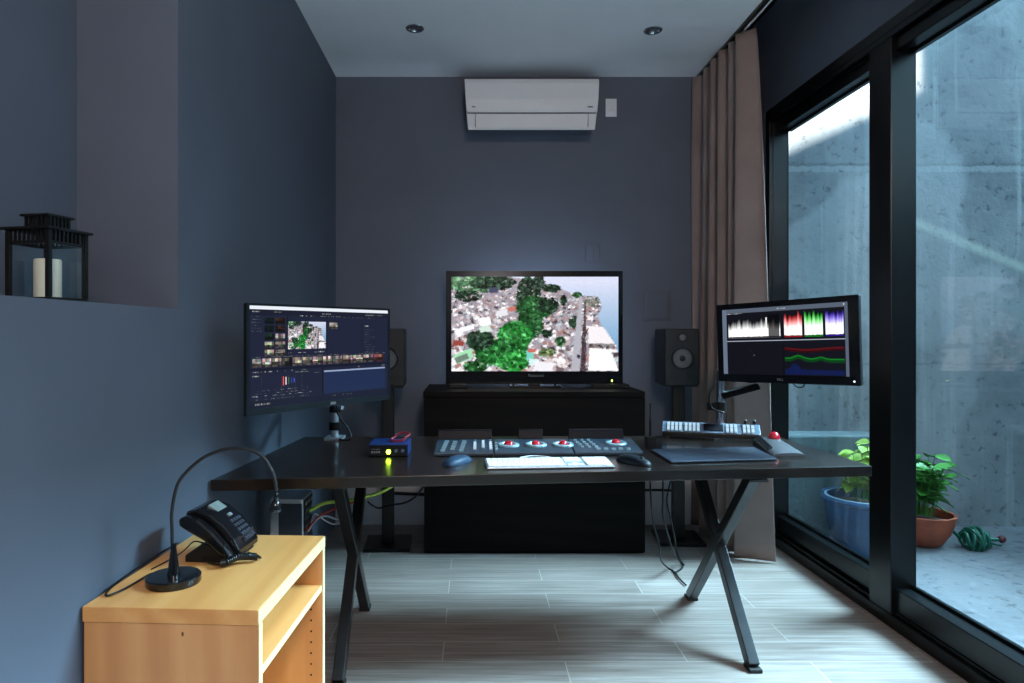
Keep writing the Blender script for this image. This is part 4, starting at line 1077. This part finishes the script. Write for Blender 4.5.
MB().lathe([(.029, 0), (.029, .088), (.027, .091), (.005, .089)], seg=32).build('wax', M_wax, t, smooth=True)
MB().lathe([(.001, .088), (.001, .098)], seg=8).build('wick', M_rubber, t)

# ---------------------------------------------------------------- outdoor pots and plants
def leaf(m, p, d, L, W_, rs):
    d = d.normalized(); s = d.cross(Vector((0, 0, 1)));
    if s.length < .05: s = Vector((1, 0, 0))
    s.normalize(); s = (s + Vector((0, 0, rs.uniform(-.5, .5)))).normalized(); n_ = s.cross(d)
    c = [0, .55, .95, 1, .8, .45, 0]; vs = []; k = len(c)
    for i, w_ in enumerate(c):
        f_ = i / (k - 1); ctr = p + d * L * f_ - Vector((0, 0, 1)) * L * .35 * f_ * f_
        for q_ in (-1, 0, 1): vs.append(ctr + s * q_ * W_ / 2 * w_ + n_ * (.12 * W_ * abs(q_)))
    fs = [(i * 3 + q_, i * 3 + q_ + 1, i * 3 + q_ + 4, i * 3 + q_ + 3) for i in range(k - 1) for q_ in (0, 1)]
    m.add(vs, fs)
def pot(c, prof, mp, name, label, plab, mleaf, ns, spread, hh, lsz, seed, pcat='plant'):
    t = thing(name, label, 'plant pot', (c[0], c[1], c[2]))
    MB().lathe([(.001, 0)] + prof + [(prof[-1][0] - .012, prof[-1][1] - .004), (prof[-1][0] * .9, prof[-1][1] - .06)], seg=48, close=False).build('vessel', mp, t, smooth=True)
    if mp is M_bluepot: MB().lathe([(prof[-1][0] + .002, prof[-1][1] - .012), (prof[-1][0] + .003, prof[-1][1]), (prof[-1][0] - .012, prof[-1][1] + .003)], seg=48, close=False).build('rim', M_potrim, t, smooth=True)
    rim = prof[-1][0]; zs = prof[-1][1]
    MB().lathe([(rim * .5, zs - .055), (rim * .93, zs - .05), (.001, zs - .04)], seg=32).build('soil', M_soil, t, smooth=True)
    rs = random.Random(seed); p = thing('potted_plant', plab, 'plant', (c[0], c[1], c[2] + zs - .03))
    st = MB(); lf = MB()
    for k in range(ns):
        a_ = rs.uniform(0, 2 * PI); r_ = rs.uniform(.1, 1) * spread; h_ = hh * rs.uniform(.5, 1.0)
        b_ = Vector((r_ * .4 * math.cos(a_), r_ * .4 * math.sin(a_), .012)); e_ = Vector((r_ * math.cos(a_), r_ * math.sin(a_), h_))
        mid_ = b_.lerp(e_, .5) + Vector((0, 0, .03)); st.tube([b_, mid_, e_], .0022, seg=5, smooth=3)
        for q_ in range(5):
            f_ = .35 + .65 * q_ / 4; pp = b_.lerp(e_, f_) + Vector((0, 0, .02 * (1 - f_)))
            an = rs.uniform(0, 2 * PI); leaf(lf, pp, Vector((math.cos(an), math.sin(an), rs.uniform(-.1, .7))), lsz * rs.uniform(.6, 1.1), lsz * .62 * rs.uniform(.7, 1), rs)
    st.build('stems', M_leafA, p, smooth=True); o = lf.build('foliage', mleaf, p)
    for q_ in o.data.polygons: q_.use_smooth = True
pot((2.65, 4.03, -.026), [(.08, 0), (.11, .02), (.148, .08), (.168, .14), (.178, .185), (.172, .190)], M_terra, 'terracotta_pot', 'round terracotta pot outside on the patio beside the green hose', 'bushy green leafy plant growing in the terracotta pot outside', M_leafA, 40, .16, .36, .11, 3)
pot((2.21, 3.85, -.026), [(.13, 0), (.15, .02), (.185, .16), (.200, .29), (.220, .30), (.226, .315), (.220, .33), (.200, .325)], M_bluepot, 'glazed_pot', 'large blue glazed pot outside behind the glass beyond the desk', 'yellow-green leafy plant growing in the blue pot outside', M_leafB, 30, .2, .32, .12, 8)
# coiled hose with nozzle
t = thing('garden_hose', 'coiled dark green hose with spray nozzle on the patio beside the terracotta pot', 'garden hose', (2.88, 3.93, -.026))
m = MB(); pts = []
for k in range(150):
    s = k / 149; a_ = s * 2 * PI * 7.5; ctr = Vector((-.07 + .16 * s, .0, .055)).lerp(Vector((.03, 0, .062)), .2)
    R_ = .035 + .032 * math.sin(PI * s) ** 1.0; pts.append(ctr + Vector((.010 * math.sin(a_ * 1.7), R_ * math.cos(a_), R_ * math.sin(a_) + .0)))
m.tube([(-.15, -.0, .145), (-.12, .02, .12), (-.09, .02, .09)] + pts, .009, seg=8, smooth=2); m.build('hose', M_hose, t, smooth=True)
m = MB(); m.tube([(.075, 0, .05), (.11, -.0, .055), (.15, .0, .055)], .010, seg=10, smooth=3); m.tube([(.11, 0, .035), (.14, 0, .025), (.165, 0, .022)], .006, seg=8, smooth=3); m.build('nozzle_grip', M_hose, t, smooth=True)
m = MB(); m.sphere((.168, 0, .058), .022, sc=(1, 1, 1)); m.build('nozzle_head', mat('dark_red_nozzle', sr(86, 30, 36), .4), t, smooth=True)

# ---------------------------------------------------------------- light
wd = bpy.data.worlds.new('sky'); bpy.context.scene.world = wd; wd.use_nodes = True
bg = wd.node_tree.nodes['Background']; bg.inputs[0].default_value = (.44, .78, 1.0, 1); bg.inputs[1].default_value = 4.4
def light(name, typ, loc, rot, energy, col, **kw):
    l = bpy.data.lights.new(name, typ); l.energy = energy; l.color = col
    for k, v in kw.items(): setattr(l, k, v)
    o = bpy.data.objects.new(name, l); C.objects.link(o); o.location = loc; o.rotation_euler = rot; return o
# low sun coming over the added sun blocker
d = Vector((.0, 1, -.5)); sun = light('sun', 'SUN', (4, 0, 5), d.to_track_quat('-Z', 'Y').to_euler(), 42, (1, .97, .9), angle=math.radians(.8))
# the bright band of open sky over the light-well wall
d2 = Vector((-math.cos(.19), -math.sin(.19), -math.tan(math.radians(44)))); light('bright_sky', 'SUN', (5, 2, 5), d2.to_track_quat('-Z', 'Y').to_euler(), 46, (.47, .80, 1), angle=math.radians(34))
# room lamp behind the camera
light('room_lamp', 'AREA', (.5, -1.2, 2.7), (math.radians(35), 0, 0), 62, (1, .80, .66), shape='DISK', size=.5)

# unseen fill light added behind the camera to brighten the ceiling
light('ceiling_fill', 'AREA', (.3, -1.4, 1.7), (math.radians(158), 0, 0), 34, (.92, .90, 1), shape='DISK', size=.4)

# ---------------------------------------------------------------- camera
cam = bpy.data.cameras.new('camera'); co = bpy.data.objects.new('camera', cam); C.objects.link(co)
co.location = (0, 0, EYE); co.rotation_euler = (PI / 2, 0, 0)
cam.sensor_width = 36; cam.lens = 24.01; cam.shift_x = 40 / 1024; cam.shift_y = -9.5 / 1024
cam.clip_start = .05
sc = bpy.context.scene; sc.camera = co
sc.view_settings.view_transform = 'Standard'; sc.view_settings.look = 'None'; sc.view_settings.gamma = 1; sc.view_settings.use_curve_mapping = False
sc.view_settings.exposure = 0
